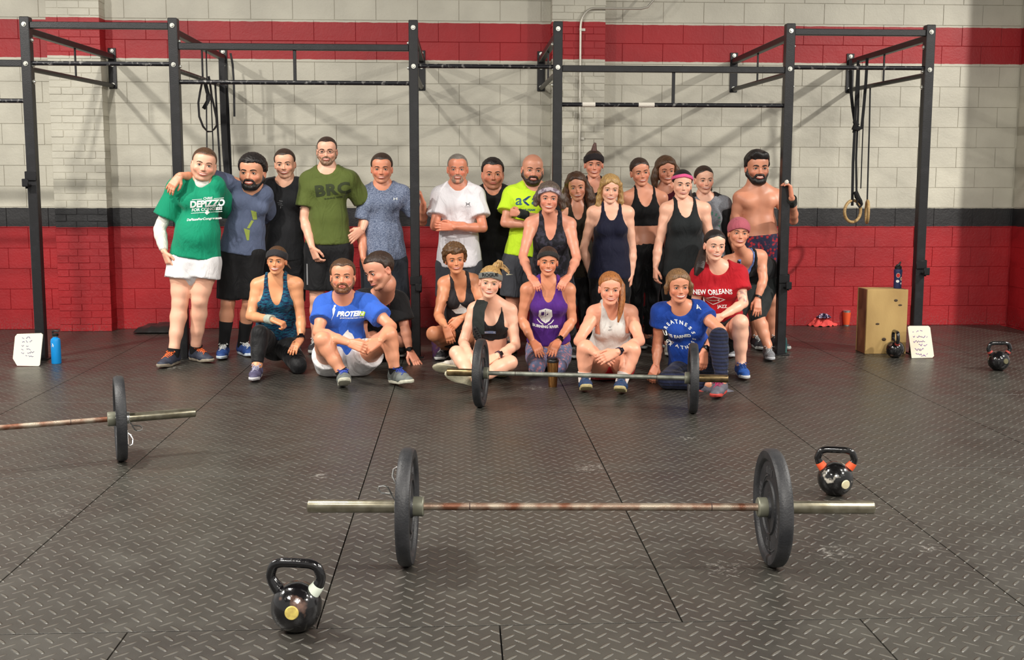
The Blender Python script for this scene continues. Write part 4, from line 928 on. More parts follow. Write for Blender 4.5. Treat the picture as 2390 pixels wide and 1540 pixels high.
def put_shoe(person, P, yaw, pitch, roll, cols, sc=1.0, toe=None, label=None):
    """P: ground point under the ankle"""
    R = Matrix.Rotation(radians(yaw), 4, 'Z') @ Matrix.Rotation(radians(pitch), 4, 'X') @ Matrix.Rotation(radians(roll), 4, 'Y')
    M = Matrix.Translation(P) @ R @ Matrix.Scale(sc, 4)
    root = link('shoe', SHOE[0], person); root.matrix_parent_inverse = person.matrix_world.inverted(); root.matrix_basis = M
    if label: root['label'] = label
    for me, nm, c in ((None, None, cols[0]), (SHOE[1], 'sole', cols[1]), (SHOE[2], 'lace', cols[2])):
        o = root
        if me is not None: o = link(nm, me, root)
        o.material_slots[0].link = 'OBJECT'; key = 'shoe_%d_%d_%d' % tuple(c); o.material_slots[0].material = mat(key, c, .6, bump=.2, scale=90, var=.25, vscale=25)
    return root
def person(c):
    """pose given by points of the photograph, each at a real depth"""
    Y0 = c['Y']; sc = c.get('s', 1.0); g = c.get('b', 1.0); fem = c.get('fem', 0); rnd = random.Random(c['label'])
    def J(j, par=None, L=None):
        if hasattr(j, 'x'): return Vector(j)
        if len(j) == 2: return at(j[0], j[1], Y0)
        if j[2] == 'w': return Vector((j[0], j[1], j[3]))
        if isinstance(j[2], str):
            if j[2] == 'f': return flo(j[0], j[1], j[3] if len(j) > 3 else .085)
            return near(j[0], j[1], par, L, -1 if j[2] == '-' else 1)
        return at(j[0], j[1], Y0+j[2])
    N = J(c['neck']); sl, sr = (J(p) for p in c['sh']); hl, hr = (J(p) for p in c['hip']); pel = (hl+hr)/2
    hx, ht, hc, yaw, pit, rol = c['head'][:6]; hdy = c['head'][6] if len(c['head']) > 6 else -.03
    Yh = N.y+hdy; Hc = at(hx, (ht+hc)/2, Yh); hs = (at(hx, ht, Yh).z-at(hx, hc, Yh).z)/.242*c.get('hs', 1.0); hs = hs/max(.86, cos(radians(rol))*cos(radians(pit*.6)))
    HR = headR(yaw, pit, rol); HM = Matrix.Translation(Hc) @ HR.to_4x4() @ Matrix.Diagonal((hs*c.get('hw', 1.05 if fem else 1.09), hs, hs, 1))
    U = (N-pel).normalized(); S = (sr-sl).normalized(); FR = S.cross(U).normalized()*1.0      # S to picture right, U up: S x U = towards ... fixed below
    if FR.y > 0 and not c.get('turned'): FR = -FR
    sw = (sr-sl).length; hw = (hr-hl).length
    arms = []
    for k, (s0, a) in enumerate(((sl, c['armL']), (sr, c['armR']))):
        e = J(a[0], s0, .295*sc); w_ = J(a[1], e, .255*sc); arms.append((s0, e, w_, a[2] if len(a) > 2 else {}))
    legs = []
    for k, (h0, a) in enumerate(((hl, c['legL']), (hr, c['legR']))):
        an = J(a[1], None, None) if not (len(a[1]) == 3 and isinstance(a[1][2], str) and a[1][2] in '+-') else None
        kn = J(a[0], h0, .43*sc)
        if an is None: an = J(a[1], kn, .41*sc)
        legs.append((h0, kn, an, a[2] if len(a) > 2 else {}))
    allp = [N, sl, sr, hl, hr, Hc]+[p for q in arms for p in q[:3]]+[p for q in legs for p in q[:3]]
    A = np.array([tuple(p) for p in allp]); lo, hi = A.min(0)-.2, A.max(0)+.2; lo[2] = max(lo[2], -.02)
    base = Vector((pel.x, pel.y, 0)); E = empty('person', base, c['label'], 'person', c.get('group'))
    h = .0121
    v = lambda p: np.array(tuple(p), float)
    nN, nP, nS, nU, nF = v(N), v(pel), v(S), v(U), v(FR); sp = lambda t: nP+(nN-nP)*t
    curve = c.get('curve', 0.0)      # hunch of the back
    spc = lambda t: sp(t)-nF*curve*4*t*(1-t)
    def torso(F, e=0.0, low=-.06, bulge=1.0):
        wr, hrr = (.134, .160) if fem else (.138, .155)
        wr *= g*sc; hrr = max(.13*g, hw/2+.075*g)
        ch = sw*.42*(1.0 if not fem else 1.03)
        st = [(low, hrr*.80, .68), (.04, hrr, .72), (.17, hrr*.98, .72), (.42, wr, .76+.1*(g-1)), (.66, ch*.97, .72), (.82, ch*1.02, .66), (.93, ch*.86, .58)]
        for i in range(len(st)-1):
            a, b = st[i], st[i+1]; F.cone(spc(a[0]), spc(b[0]), a[1]+e, b[1]+e, .02, side=nS, fl=(a[2]+.3*e, b[2]+.3*e))
        for s0 in (v(sl), v(sr)):
            F.cone(nN-nU*.01, s0+nU*.004, .050*sc+e, .052*sc*g+e, .04); F.cone(nN+nU*.022-nF*.012, s0+nU*.010, .036*sc+e, .036*sc+e, .04); F.ell(s0, np.array([.060]*3)*sc*(g**.5)*(.88 if fem else 1)+e, .035)
        if fem:
            for s in (-1, 1): F.ell(spc(.70)+nS*s*.068*sc+nF*(.074*sc*g), np.array([.060, .050, .056])*sc*c.get('bust', .92)+e, .045)
        else:
            for s in (-1, 1): F.ell(spc(.77)+nS*s*.075*sc+nF*.058*g, np.array([.080, .045, .060])*sc+e, .03)
        bl = c.get('belly', 0)
        if bl: F.ell(spc(.34)+nF*.05, np.array([.125*g, .09+bl*.05, .13])+e, .04)
        for s, h0 in ((-1, hl), (1, hr)): F.ell(v(h0)-nF*.045+nU*.01, np.array([.088*g]*3)*sc+e, .04)
    def arm(F, a, e=0.0, k=.012, t1=1.0, only=None):
        s0, el, wr_, o = a; s0, el, wr_ = v(s0), v(el), v(wr_); m = (.90 if fem else 1.0)*c.get('arm', 1.0)*sc
        F.chain([s0, s0+(el-s0)*.25, s0+(el-s0)*.55, s0+(el-s0)*.85, el], [(r*m+e) for r in (.054, .053, .046, .039, .037)], k)
        F.chain([el, el+(wr_-el)*.28, el+(wr_-el)*.62, wr_], [(r*m+e) for r in (.037, .042, .034, .0265)], k)
    def leg(F, a, e=0.0, k=.015, upto=None, inner=True):
        h0, kn, an, o = a; h0, kn, an = v(h0), v(kn), v(an); m = c.get('leg', 1.0)*sc*(g**.5)
        back = unit(np.cross(unit(kn-h0), nS)) if False else None
        F.chain([h0, h0+(kn-h0)*.3, h0+(kn-h0)*.7, kn], [(r*m+e) for r in (.090, .086, .068, .056)], k)
        ax = unit(an-kn); fw = unit((kn-h0)/np.linalg.norm(kn-h0)-ax*0+nF*.6); fw = fw-ax*np.dot(fw, ax); fw = unit(fw)
        F.chain([kn, kn+(an-kn)*.28-fw*.012, kn+(an-kn)*.6-fw*.004, kn+(an-kn)*.88, an], [(r*m+e) for r in (.054, .057, .046, .035, .037)], k)
        F.ell(kn+fw*.018, np.array([.042*m]*3)+e, .02)
    # ---- the body: one surface
    F = Field(lo, hi, h); torso(F)
    for a in arms: arm(F, a, k=.015)
    for a in legs: leg(F, a, k=.02)
    nb = v(Hc)+v(HR@Vector((0, .016, -.095)))*hs; nr = (.050 if fem else .064)*hs*(1+.2*(g-1))
    F.cone(nN-nU*.03, nb, nr*1.12, nr, .03)
    feet = []
    for a, kk in zip(legs, ('footL', 'footR')):
        ft = c.get(kk, {}); an = a[2]; ang = ft.get('yaw', 0); p = ft.get('pitch', 0); d = Matrix.Rotation(radians(ang), 3, 'Z') @ Matrix.Rotation(radians(p), 3, 'X') @ Vector((0, -1, 0)); upv = Matrix.Rotation(radians(ang), 3, 'Z') @ Matrix.Rotation(radians(p), 3, 'X') @ Matrix.Rotation(radians(ft.get('roll', 0)), 3, 'Y') @ Vector((0, 0, 1))
        if not ft.get('none'): F.cone(v(an), v(an-upv*.050+d*.10), .031, .018, .02)
        feet.append((an, d, upv, ft))
    X, Y, Z = F.grid((slice(None),)*3); F.D = np.maximum(F.D, .004-Z).astype(f32)
    D0 = F.D.copy()
    P, Q = F.mesh(); P = relax(P, Q, 1, .4)
    base_c = np.array(lin(c.get('skin', (214, 158, 128)))); col = np.tile(base_c*c.get('bodytone', 1.0), (len(P), 1))
    parts = [(P, Q, 0)]
    # knees and elbows a little redder
    for q in [a[1] for a in arms]+[a[1] for a in legs]:
        dd = np.clip(1-np.linalg.norm(P-v(q), axis=1)/.07, 0, 1); col = lerpc(col, np.tile(base_c*np.array([.90, .66, .62]), (len(P), 1)), dd*.5)
    if c.get('ink'):
        s0, el, wr_ = (v(p) for p in arms[c['ink']][:3]); t = np.clip(((P-s0)@(el-s0))/np.dot(el-s0, el-s0), 0, 1); near_ = np.linalg.norm(P-(s0+(el-s0)*t[:, None]), axis=1) < .065
        pat = (noise3((P[:, 0], P[:, 1], P[:, 2]), 95, 3) > .22) | (np.abs(t-.35) < .03); m = near_ & (t > .2) & (t < 1) & pat; col[m] = col[m]*np.array([.45, .45, .55])
    cols = [col]
    # ---- hands: same mesh, finer
    for k, a in enumerate(arms):
        o = a[3]
        if o.get('hide'): continue
        wr_ = a[2]; el = a[1]; d = o.get('d'); fo = (wr_-el).normalized()
        if d is None: d = fo
        elif len(d) == 2: d = at(d[0], d[1], wr_.y+o.get('dy', 0))-wr_
        n = o.get('n', (1 if k == 0 else -1, .15, 0))
        HF = hand_field(v(wr_), v(Vector(d)), n, k == 0, sc*(.90 if fem else 1.0)*o.get('sz', 1.0), o.get('curl', .32), o.get('spread', 1.0), o.get('thumb', .4), v(wr_)-v(fo)*.05, o.get('fl'))
        r = blob(HF)
        if r:
            parts.append((r[0], r[1], 0)); cc = np.tile(base_c*np.array([1.0, .90, .88]), (len(r[0]), 1)); cols.append(cc)
    # ---- head
    hp, hcol = make_head(c); R3 = np.array(HM.to_3x3()); T3 = np.array(HM.translation)
    for (p, q, mi) in hp: parts.append(((p@R3.T+T3), q, mi))
    cols.append(hcol)
    hm = c.get('hairmat') or hairmat('hair_brown', (74, 50, 34))
    me = np_mesh('body', parts, [SKIN, EYEW, IRIS, LIP, TEETH, MOUTH, IRIS, c.get('browmat') or hm], np.concatenate(cols))
    ib = E.matrix_world.inverted()
    def child(name, me, parent=E, lab=None):
        o = link(name, me, parent); o.matrix_parent_inverse = E.matrix_world.inverted()
        if lab: o['label'] = lab
        return o
    child('body', me)
    def hchild(name, r, m, lab=None):
        if r is None: return
        return child(name, np_mesh(name, [((r[0]@R3.T+T3), r[1], 0)], [m]), lab=lab)
    if c.get('hair'): hchild('hair', make_hair(c['hair'], c), hm)
    if c.get('beard'): hchild('beard', make_beard(c['beard'], c), c.get('beardmat') or hm)
    if c.get('band'): hchild(c.get('bandname', 'headband'), make_band(c['band'][0], c), c['band'][1], c['band'][2])
    for (nm, pts, rad, m) in c.get('locks', []):
        mb = MB(); mb.tube([HM@Vector(p) for p in pts], [r*hs for r in rad], 12, flat=.7)
        o = mb.build(nm, m, E)
    # ---- clothes
    X, Y, Z = F.grid((slice(None),)*3)
    dx, dy, dz = X-nN[0], Y-nN[1], Z-nN[2]
    V_ = dx*nU[0]+dy*nU[1]+dz*nU[2]; U_ = dx*nS[0]+dy*nS[1]+dz*nS[2]; W_ = dx*nF[0]+dy*nF[1]+dz*nF[2]
    tl = (N-pel).length; wear = {}
    def vpx(y, x=None):      # height along the trunk of a picture row
        q = at(x if x else hx, y, pel.y); return (q-N).dot(U)
    for gi, ga in enumerate(c.get('wear', [])):
        ty, m = ga['t'], ga['m']; e = ga.get('e', .008); G = Field(lo, hi, h); nm = ga.get('name', ty)
        if ty in ('tshirt', 'jersey'):
            hem = vpx(ga['hy']) if 'hy' in ga else ga.get('hem', -tl*1.02); torso(G, e, low=ga.get('low', -.10))
            if ga.get('flare'):
                fq = max(ga['flare'], max(.13*g, hw/2+.075*g)+.026); G.cone(spc(.34), nN+nU*(hem-.10)+nF*.004, ga['flare']*.92, fq, .05, side=nS, fl=(.78, .78))
            D = np.maximum(G.D, hem-V_)
            nc = np.sqrt((U_/ga.get('nw', .080))**2+((V_-.035)/ga.get('nd', .075))**2+0*W_); D = np.maximum(D, (1-nc)*.07); D = np.maximum(D, V_-.05)
            G.D = D.astype(f32)
            for k, a in enumerate(arms):
                sl_ = ga.get('sleeve', .55); s0, el, wr_ = v(a[0]), v(a[1]), v(a[2]); r0 = .054*sc*c.get('arm', 1)*(.88 if fem else 1)
                if sl_ > 1: arm(G, a, ga.get('e', .008), k=.02)
                else:
                    en = s0+(el-s0)*sl_; dd = unit(el-s0); G.cone(s0-dd*.01, s0+(el-s0)*(sl_+.12), r0+e+.006, r0+e*1.6+.008+ga.get('loose', 0), .035, cut=(en, dd))
            G.D = np.maximum(G.D, (1-nc)*.07).astype(f32)
        elif ty in ('tank_top', 'sports_bra'):
            hem = vpx(ga['hy']) if 'hy' in ga else ga.get('hem', -tl*.98 if ty == 'tank_top' else -tl*.46); torso(G, e, low=-.10)
            uo = np.interp(V_, [-.60, -.20, -.155, -.10, -.04, .06], np.array([.45, .45, ga.get('arm', .150), .122, .108, .100])*max(sw, .27)/.34)
            nd = ga.get('nd', .15); nw = ga.get('nw', .066)*max(sw, .28)/.34; ndb = ga.get('ndb', .08)
            depth = np.where(W_ > 0, nd, ndb); nc = np.sqrt((U_/nw)**2+((V_-.05)/(depth+.05))**2)
            D = np.maximum(G.D, np.minimum(D0-e, G.D+.01)*0-9); B = np.maximum(D0-e*1.0, G.D-.006); D = np.maximum(np.minimum(B, G.D), hem-V_)
            D = np.maximum(D, (np.abs(U_)-uo)*.8); D = np.maximum(D, (1-nc)*.05); G.D = np.maximum(D, V_-.07).astype(f32)
        elif ty == 'shorts' or ty == 'leggings' or ty == 'capris':
            top = vpx(ga['ty']) if 'ty' in ga else ga.get('top', -tl*.86); cutt = ga.get('cut', .8); torso(G, e*.8, low=-.10); D = np.maximum(G.D, V_-top); G.D = D.astype(f32)
            for a in legs:
                h0, kn, an = v(a[0]), v(a[1]), v(a[2]); mm = c.get('leg', 1.0)*sc*(g**.5)
                if ty == 'shorts':
                    en = h0+(kn-h0)*cutt; dd = unit(kn-h0); r1 = ga.get('r1', .098); G.cone(h0-dd*.02, h0+(kn-h0)*(cutt+.15), .094*mm+e, r1*mm, .03, cut=(en, dd))
                else:
                    H = Field(lo, hi, h); leg(H, a, e, k=.02)
                    if ty == 'leggings': en = kn+(an-kn)*ga.get('cut', .93); dd = unit(an-kn)
                    else: en = kn+(an-kn)*ga.get('cut', .2); dd = unit(an-kn)
                    pl = (X-en[0])*dd[0]+(Y-en[1])*dd[1]+(Z-en[2])*dd[2]; rr = np.sqrt((X-an[0])**2+(Y-an[1])**2+(Z-an[2])**2)
                    H.D = np.where(pl > 0, np.where(rr < np.linalg.norm(an-en)+.16, np.maximum(H.D, pl), H.D), H.D).astype(f32)
                    hD = G.D; kk = .02; hh = np.maximum(kk-np.abs(hD-H.D), 0)/kk; G.D = (np.minimum(hD, H.D)-hh*hh*kk/4).astype(f32)
        elif ty == 'undershirt':
            for a in arms[:1]: arm(G, a, e, k=.02)
            en = v(arms[0][1])+(v(arms[0][2])-v(arms[0][1]))*.97; dd = unit(v(arms[0][2])-v(arms[0][1])); pl = (X-en[0])*dd[0]+(Y-en[1])*dd[1]+(Z-en[2])*dd[2]
            G.D = np.maximum(G.D, pl).astype(f32); G.cone(nN-nU*.02, nN+(nb-nN)*.42, nr*1.25+.004, nr*1.1+.004, .01)
        G.D = np.maximum(G.D, .005-Z).astype(f32)
        r = G.mesh()
        if r is None: continue
        P2 = relax(r[0], r[1], 1, .5); o = child(nm, np_mesh(nm, [(P2, r[1], 0)], [m]), lab=ga.get('label')); wear[gi] = o
        if ga.get('print'):
            bvh = BVHTree.FromPolygons([Vector(p) for p in P2.tolist()], r[1].tolist())
            for pr in ga['print']: put_print(o, bvh, pr, S, U, FR, E)
    # ---- shoes, socks, wrist things
    for (an, d, upv, ft), a in zip(feet, legs):
        if ft.get('none'): continue
        cl = c.get('shoes'); g0 = an-upv*.085*ft.get('lift', 1.0)
        if not ft.get('free'): g0.z = max(0.003, min(g0.z, .012)) if not ft.get('pitch') and not ft.get('roll') else g0.z
        put_shoe(E, g0+d*.02, ft.get('yaw', 0), ft.get('pitch', 0), ft.get('roll', 0), cl, sc*(.92 if fem else 1.03)*ft.get('sz', 1), label=None)
        so = c.get('sock')
        if so:
            mb = MB(); kn = a[1]; ax = (kn-an).normalized(); mm = c.get('leg', 1.0)*sc*(g**.5); mb.tube([an-ax*.03, an+ax*.01, an+ax*(.01+so[1]*.5), an+ax*(.01+so[1])], [.040*mm, .0435*mm, (.0435+so[1]*.02)*mm, (.045+so[1]*.06)*mm], 18); mb.build('sock', so[0], E)
    for (k, tt, wd, r, m, nm, lab) in c.get('cuffs', []):
        s0, el, wr_ = arms[k][:3]; p = el+(wr_-el)*tt; d = (wr_-el).normalized(); mb = MB(); mb.tube([p-d*wd/2, p-d*wd/2*.9, p+d*wd/2*.9, p+d*wd/2], [r*.96, r, r, r*.96], 20, caps=True); o = mb.build(nm, m, E); o['label'] = lab
        if nm == 'watch':
            f = (CAM-p).normalized(); f = (f-d*f.dot(d)).normalized(); R = Matrix((d.cross(f), d, f)).transposed(); mb = MB(); mb.box(p+f*(r+.002), (.032, .034, .010), R, bev=.004); mb.build('watch_face', mat('watch_glass', (16, 14, 18), .15), o)
    if c.get('extra'): c['extra'](E, dict(HM=HM, hs=hs, N=N, sl=sl, sr=sr, arms=arms, legs=legs, U=U, S=S, FR=FR, pel=pel))
    return E
def text_polys(txt, size, bold=.0, xs=1.0, shear=0.0, ls=1.0):
    cu = bpy.data.curves.new('t', 'FONT'); cu.body = txt; cu.size = size; cu.align_x = 'CENTER'; cu.align_y = 'CENTER'; cu.offset = bold; cu.shear = shear; cu.space_character = ls; cu.resolution_u = 3; cu.space_line = .85
    o = bpy.data.objects.new('t', cu); me = bpy.data.meshes.new_from_object(o); V = [(v.co.x*xs, v.co.y) for v in me.vertices]; Fs = [tuple(p.vertices) for p in me.polygons]
    bpy.data.objects.remove(o); bpy.data.curves.remove(cu); bpy.data.meshes.remove(me); return V, Fs
def put_print(o, bvh, pr, S, U, FR, E):
    """pr: (px, py, kind, data, material, [rotation]) laid on the cloth"""
    px, py, shapes, m = pr[:4]; rot = pr[4] if len(pr) > 4 else 0.0; lab = pr[5] if len(pr) > 5 else None
    d = ray(px, py).normalized(); hit = bvh.ray_cast(CAM, d)
    if hit[0] is None: print('print missed', px, py); return
    c0 = hit[0]; sx = S.copy(); sx = (sx*1.0).normalized(); uy = U.copy(); nn = sx.cross(uy).normalized()
    if nn.y > 0: nn = -nn
    ax = sx*cos(rot)+uy*sin(rot); ay = -sx*sin(rot)+uy*cos(rot)
    bm = bmesh.new()
    for V, Fs in shapes:
        vs = [bm.verts.new((x, y, 0)) for x, y in V]
        for f in Fs:
            try: bm.faces.new([vs[i] for i in f])
            except ValueError: pass
    bmesh.ops.triangulate(bm, faces=bm.faces)
    for _ in range(3):
        le = [e for e in bm.edges if e.calc_length() > .014]
        if le: bmesh.ops.subdivide_edges(bm, edges=le, cuts=1)
    bmesh.ops.triangulate(bm, faces=bm.faces)
    bm.verts.index_update()
    V = []; last = c0
    for v in bm.verts:
        p = c0+ax*v.co.x+ay*v.co.y; h = bvh.ray_cast(p+nn*.35, -nn)
        q = h[0] if h[0] is not None and (h[0]-p).length < .12 else p; V.append(tuple(q+nn*.0022))
    F = [[v.index for v in f.verts] for f in bm.faces]; bm.free()
    me = bpy.data.meshes.new('print'); me.from_pydata(V, [], F); me.materials.append(m); q = link('print', me, o)
    if lab: q['label'] = lab
def T(txt, size, x=0, y=0, bold=0.0, xs=1.0, rot=0.0, shear=0.0, ls=1.0):
    V, Fs = text_polys(txt, size, bold, xs, shear, ls); c, s = cos(rot), sin(rot); return ([(x+a*c-b*s, y+a*s+b*c) for a, b in V], Fs)
def Rc(x0, y0, x1, y1): return ([(x0, y0), (x1, y0), (x1, y1), (x0, y1)], [(0, 1, 2, 3)])
def Pg(*p): return (list(p), [tuple(range(len(p)))])
def Ring(x, y, rx, ry, w, a0=0, a1=360, n=24):
    V = []
    for i in range(n+1): a = radians(a0+(a1-a0)*i/n); V += [(x+rx*cos(a), y+ry*sin(a)), (x+(rx-w)*cos(a), y+(ry-w)*sin(a))]
    return (V, [(2*i, 2*i+2, 2*i+3, 2*i+1) for i in range(n)])
def arc(txt, r, a0, step, size, x=0, y=0, bold=.001, out=True):
    L = []
    for i, ch in enumerate(txt):
        if ch == ' ': continue
        a = radians(a0-step*i); L.append(T(ch, size, x+r*cos(a), y+r*sin(a), bold, rot=a-pi/2 if out else a+pi/2))
    return L
def A(px, Y, z=.09): p = at(px, 800, Y); p.z = z; return p
LS, TS, PS = (232, 178, 148), (214, 154, 122), (238, 184, 156)
BK = clothmat('black_knit', (19, 19, 21), (29, 29, 31)); BK2 = clothmat('black_shorts', (17, 17, 19), (27, 27, 29), rough=.7); BKT = clothmat('black_tights', (13, 13, 15), (20, 20, 22), rough=.6)
GRY = clothmat('grey_shorts', (74, 76, 82), (60, 62, 68)); WHS = clothmat('white_shorts', (226, 224, 224), (212, 210, 212))
PRW = mat('print_white', (232, 234, 230), .7); PRK = mat('print_black', (34, 34, 28), .8); PRN = mat('print_ink', (26, 26, 28), .8)
HB = hairmat('hair_dark_brown', (66, 46, 34), (30, 21, 16)); HK2 = hairmat('hair_black', (34, 27, 25), (12, 10, 10)); HBr = hairmat('hair_mid_brown', (96, 66, 42), (52, 34, 22)); HBl = hairmat('hair_blonde', (198, 160, 98), (128, 92, 54)); HR_ = hairmat('hair_auburn', (178, 112, 56), (116, 68, 32)); HG = hairmat('hair_grey_brown', (112, 96, 84), (50, 40, 34)); HGr = hairmat('hair_grey', (146, 138, 130), (92, 84, 76))
def pred(*a): return None
# (1) green shirt
person(dict(label='person in a green printed T-shirt and white shorts with a long white undersleeve', Y=-2.0, b=1.12, s=1.0, skin=PS, jaw=1.08, fat=.6, flush=1.2,
    head=(476, 345, 423, 14, 4, 10), neck=(476, 420), sh=((414, 441), (500, 436)), hip=((428, 618), (478, 618)),
    armL=((372, 535, -.02), (383, 586, -.10), dict(d=(396, 622), n=(.7, .6, 0), curl=.45)), armR=((546, 508, .46), (580, 520, .46), dict(hide=1)),
    legL=((420, 706, -.03), A(404, -2.10)), legR=((466, 700, -.02), A(456, -1.92)), footL=dict(yaw=-14), footR=dict(yaw=48), leg=1.08,
    shoes=((52, 58, 74), (150, 140, 124), (240, 112, 52)), sock=(mat('black_sock', (20, 20, 22), .9), .03), buzz=((96, 66, 48), .85), stubble=((150, 104, 80), .45), smile=1.0, open=.4, hairmat=HBr, belly=.5,
    hair=dict(t=.006, front=.076, side=.0), eye=.9,
    wear=[dict(t='undershirt', name='undershirt', m=clothmat('white_knit', (226, 222, 212), (212, 208, 200)), e=.006, label='white long sleeve and collar'),
        dict(t='shorts', m=WHS, cut=.36, r1=.125, e=.02), dict(t='tshirt', m=clothmat('green_jersey', (8, 142, 104), (6, 124, 92)), e=.017, sleeve=.70, loose=.012, flare=.165, hy=604,
        print=[(484, 478, [T('CHRIS', .026, 0, .052, .0006), Rc(-.125, .046, -.045, .050), Rc(.045, .046, .125, .050), T('DEPIZZO', .072, 0, .008, .0035, xs=.92), T('FOR CONGRESS', .033, 0, -.036, .001, xs=1.02), Rc(-.125, -.062, -.02, -.058), Rc(.02, -.062, .125, -.058), Ring(-.008, -.062, .009, .009, .0088), Ring(.008, -.062, .009, .009, .0088), Ring(0, -.052, .009, .009, .0088), Ring(0, -.070, .006, .01, .0058), T('DePizzoForCongress.com', .026, -.01, -.112, .0006)], PRW, 0, 'white campaign lettering')])]))
# (2) slate T-shirt, arm round the first man
person(dict(label='person in a slate blue T-shirt reaching an arm round the green shirt', Y=-1.72, b=1.06, skin=TS, jaw=1.06, fat=.3, head=(589, 360, 444, -6, 4, 2, -.05), neck=(586, 440), sh=((528, 425, -.06), (614, 456, 0)), hip=((540, 598), (586, 598)),
    armL=((470, 414, -.17), (420, 409, -.42), dict(d=(396, 440), dy=-.04, n=(.15, 1, -.35), curl=.25, spread=1.3)), armR=((634, 525, .42), (650, 560, .44), dict(hide=1)),
    legL=((532, 706), A(522, -1.72)), legR=((582, 706), A(566, -1.62)), footL=dict(yaw=6), footR=dict(yaw=35), shoes=((36, 70, 132), (196, 206, 214), (222, 224, 220)), sock=(mat('black_sock'), .2),
    hairmat=HK2, hair=dict(t=.018, front=.066, side=-.012, curl=(.005, 230)), stubble=((84, 56, 44), .5), beard=dict(t=.004), beardmat=HK2, brow=1.2, smile=1, open=.35, eye=.9,
    wear=[dict(t='shorts', m=BK2, cut=.92, r1=.092, e=.016), dict(t='tshirt', m=clothmat('slate_jersey', (92, 102, 128), (80, 90, 114)), e=.014, sleeve=.72, flare=.148, hy=596, loose=.006,
        print=[(590, 506, [Pg((-.035, .04), (.01, .055), (.04, 0), (.01, -.02)), Pg((.0, -.03), (.02, -.025), (.012, -.10), (-.008, -.11)), Pg((-.03, -.125), (.02, -.11), (.045, -.19), (.03, -.20))], mat('print_olive', (142, 156, 70), .8), -.25, 'olive green graphic')])]))
# (3) black T-shirt
person(dict(label='dark haired person in a plain black T-shirt standing third from the left', Y=-1.45, b=1.0, skin=LS, head=(665, 348, 416, 2, 6, -3), neck=(665, 424), sh=((628, 440), (700, 438)), hip=((640, 615), (685, 615)),
    armL=((610, 530, .15), (612, 590, .2), dict(hide=1)), armR=((745, 460, .14), (792, 415, .12), dict(d=(824, 405), dy=-.26, n=(.1, .9, -.4), curl=.75, spread=.6)),
    legL=((645, 715), A(648, -1.4)), legR=((688, 715), A(690, -1.4)), shoes=((40, 40, 46), (190, 190, 186), (200, 200, 196)), hairmat=HB, hair=dict(t=.009, front=.076, side=-.005), stubble=((150, 108, 86), .4), smile=.9, open=.5, brow=1.1, jaw=1.0,
    wear=[dict(t='shorts', m=BK2, cut=.9, r1=.09, e=.016), dict(t='tshirt', m=clothmat('faded_black', (34, 35, 38), (25, 26, 28)), e=.016, sleeve=.75, flare=.15, hy=606,
        print=[(655, 478, [Rc(-.02, .03, .012, .034), Rc(-.03, .012, .01, .015), Rc(-.022, -.002, .02, .001), Rc(.0, -.03, .006, -.012)], mat('print_dim', (120, 122, 124), .8), -.2)])]))
# (4) olive BRC
def glasses(E, k):
    HM, hs = k['HM'], k['hs']; GM = mat('glasses_frame', (70, 46, 40), .35)
    for s in (-1, 1):
        mb = MB(); pts = [HM@Vector((s*.033+.0235*cos(a)*(1 if abs(cos(a)) < .9 else 1), -.103+.010*abs(.033+.0235*cos(a)*s-.0)*0+abs(.0235*cos(a))*.12, .001+.0155*sin(a)*(1 if sin(a) > 0 else .95))) for a in [2*pi*i/20 for i in range(20)]]
        mb.tube(pts, .0016, 6, closed=True); mb.tube([HM@Vector((s*.056, -.099, .004)), HM@Vector((s*.076, -.07, .003)), HM@Vector((s*.082, .0, .002))], .0015, 6)
        if s == 1: mb.tube([HM@Vector((-.010, -.102, .003)), HM@Vector((0, -.107, .005)), HM@Vector((.010, -.102, .003))], .0014, 6)
        mb.build('glasses', GM, E)
person(dict(label='person in an olive green T-shirt and glasses with BRC on the chest', Y=-1.52, b=1.05, s=1.05, skin=PS, head=(763, 319, 386, 2, 5, 0), neck=(764, 396), sh=((722, 424), (815, 422)), hip=((742, 588), (792, 588)),
    armL=((710, 510, -.03), (728, 576, -.15), dict(d=(742, 612), n=(.6, .6, 0), curl=.45)), armR=((862, 488, .12), (846, 535, .0), dict(d=(815, 560), dy=-.06, n=(-.2, 1, .1), curl=.15)),
    legL=((740, 698), A(738, -1.45)), legR=((795, 698), A(797, -1.45)), shoes=((50, 50, 56), (180, 180, 176), (200, 200, 196)), hairmat=HB, hair=dict(t=.005, front=.074, side=-.012), stubble=((170, 132, 108), .6), beard=dict(t=.001, sides=1), beardmat=hairmat('beard_pepper', (150, 120, 96), (104, 78, 60)), extra=glasses, smile=1, open=.25, browmat=HBr,
    wear=[dict(t='shorts', m=BK2, cut=.8, r1=.105, e=.018, print=[(717, 640, [Rc(-.006, -.09, .006, .09)], mat('print_grey', (140, 140, 142), .8))]), dict(t='tshirt', m=clothmat('olive_jersey', (92, 104, 48), (76, 88, 38)), e=.015, sleeve=.68, flare=.155, hy=570, loose=.006,
        print=[(776, 446, [T('BRC', .125, 0, .01, .006, xs=1.18, ls=1.12), T('BURNING  RIVER', .020, 0, -.058, .0004)], mat('print_dark_olive', (46, 54, 28), .8), .10)])]))
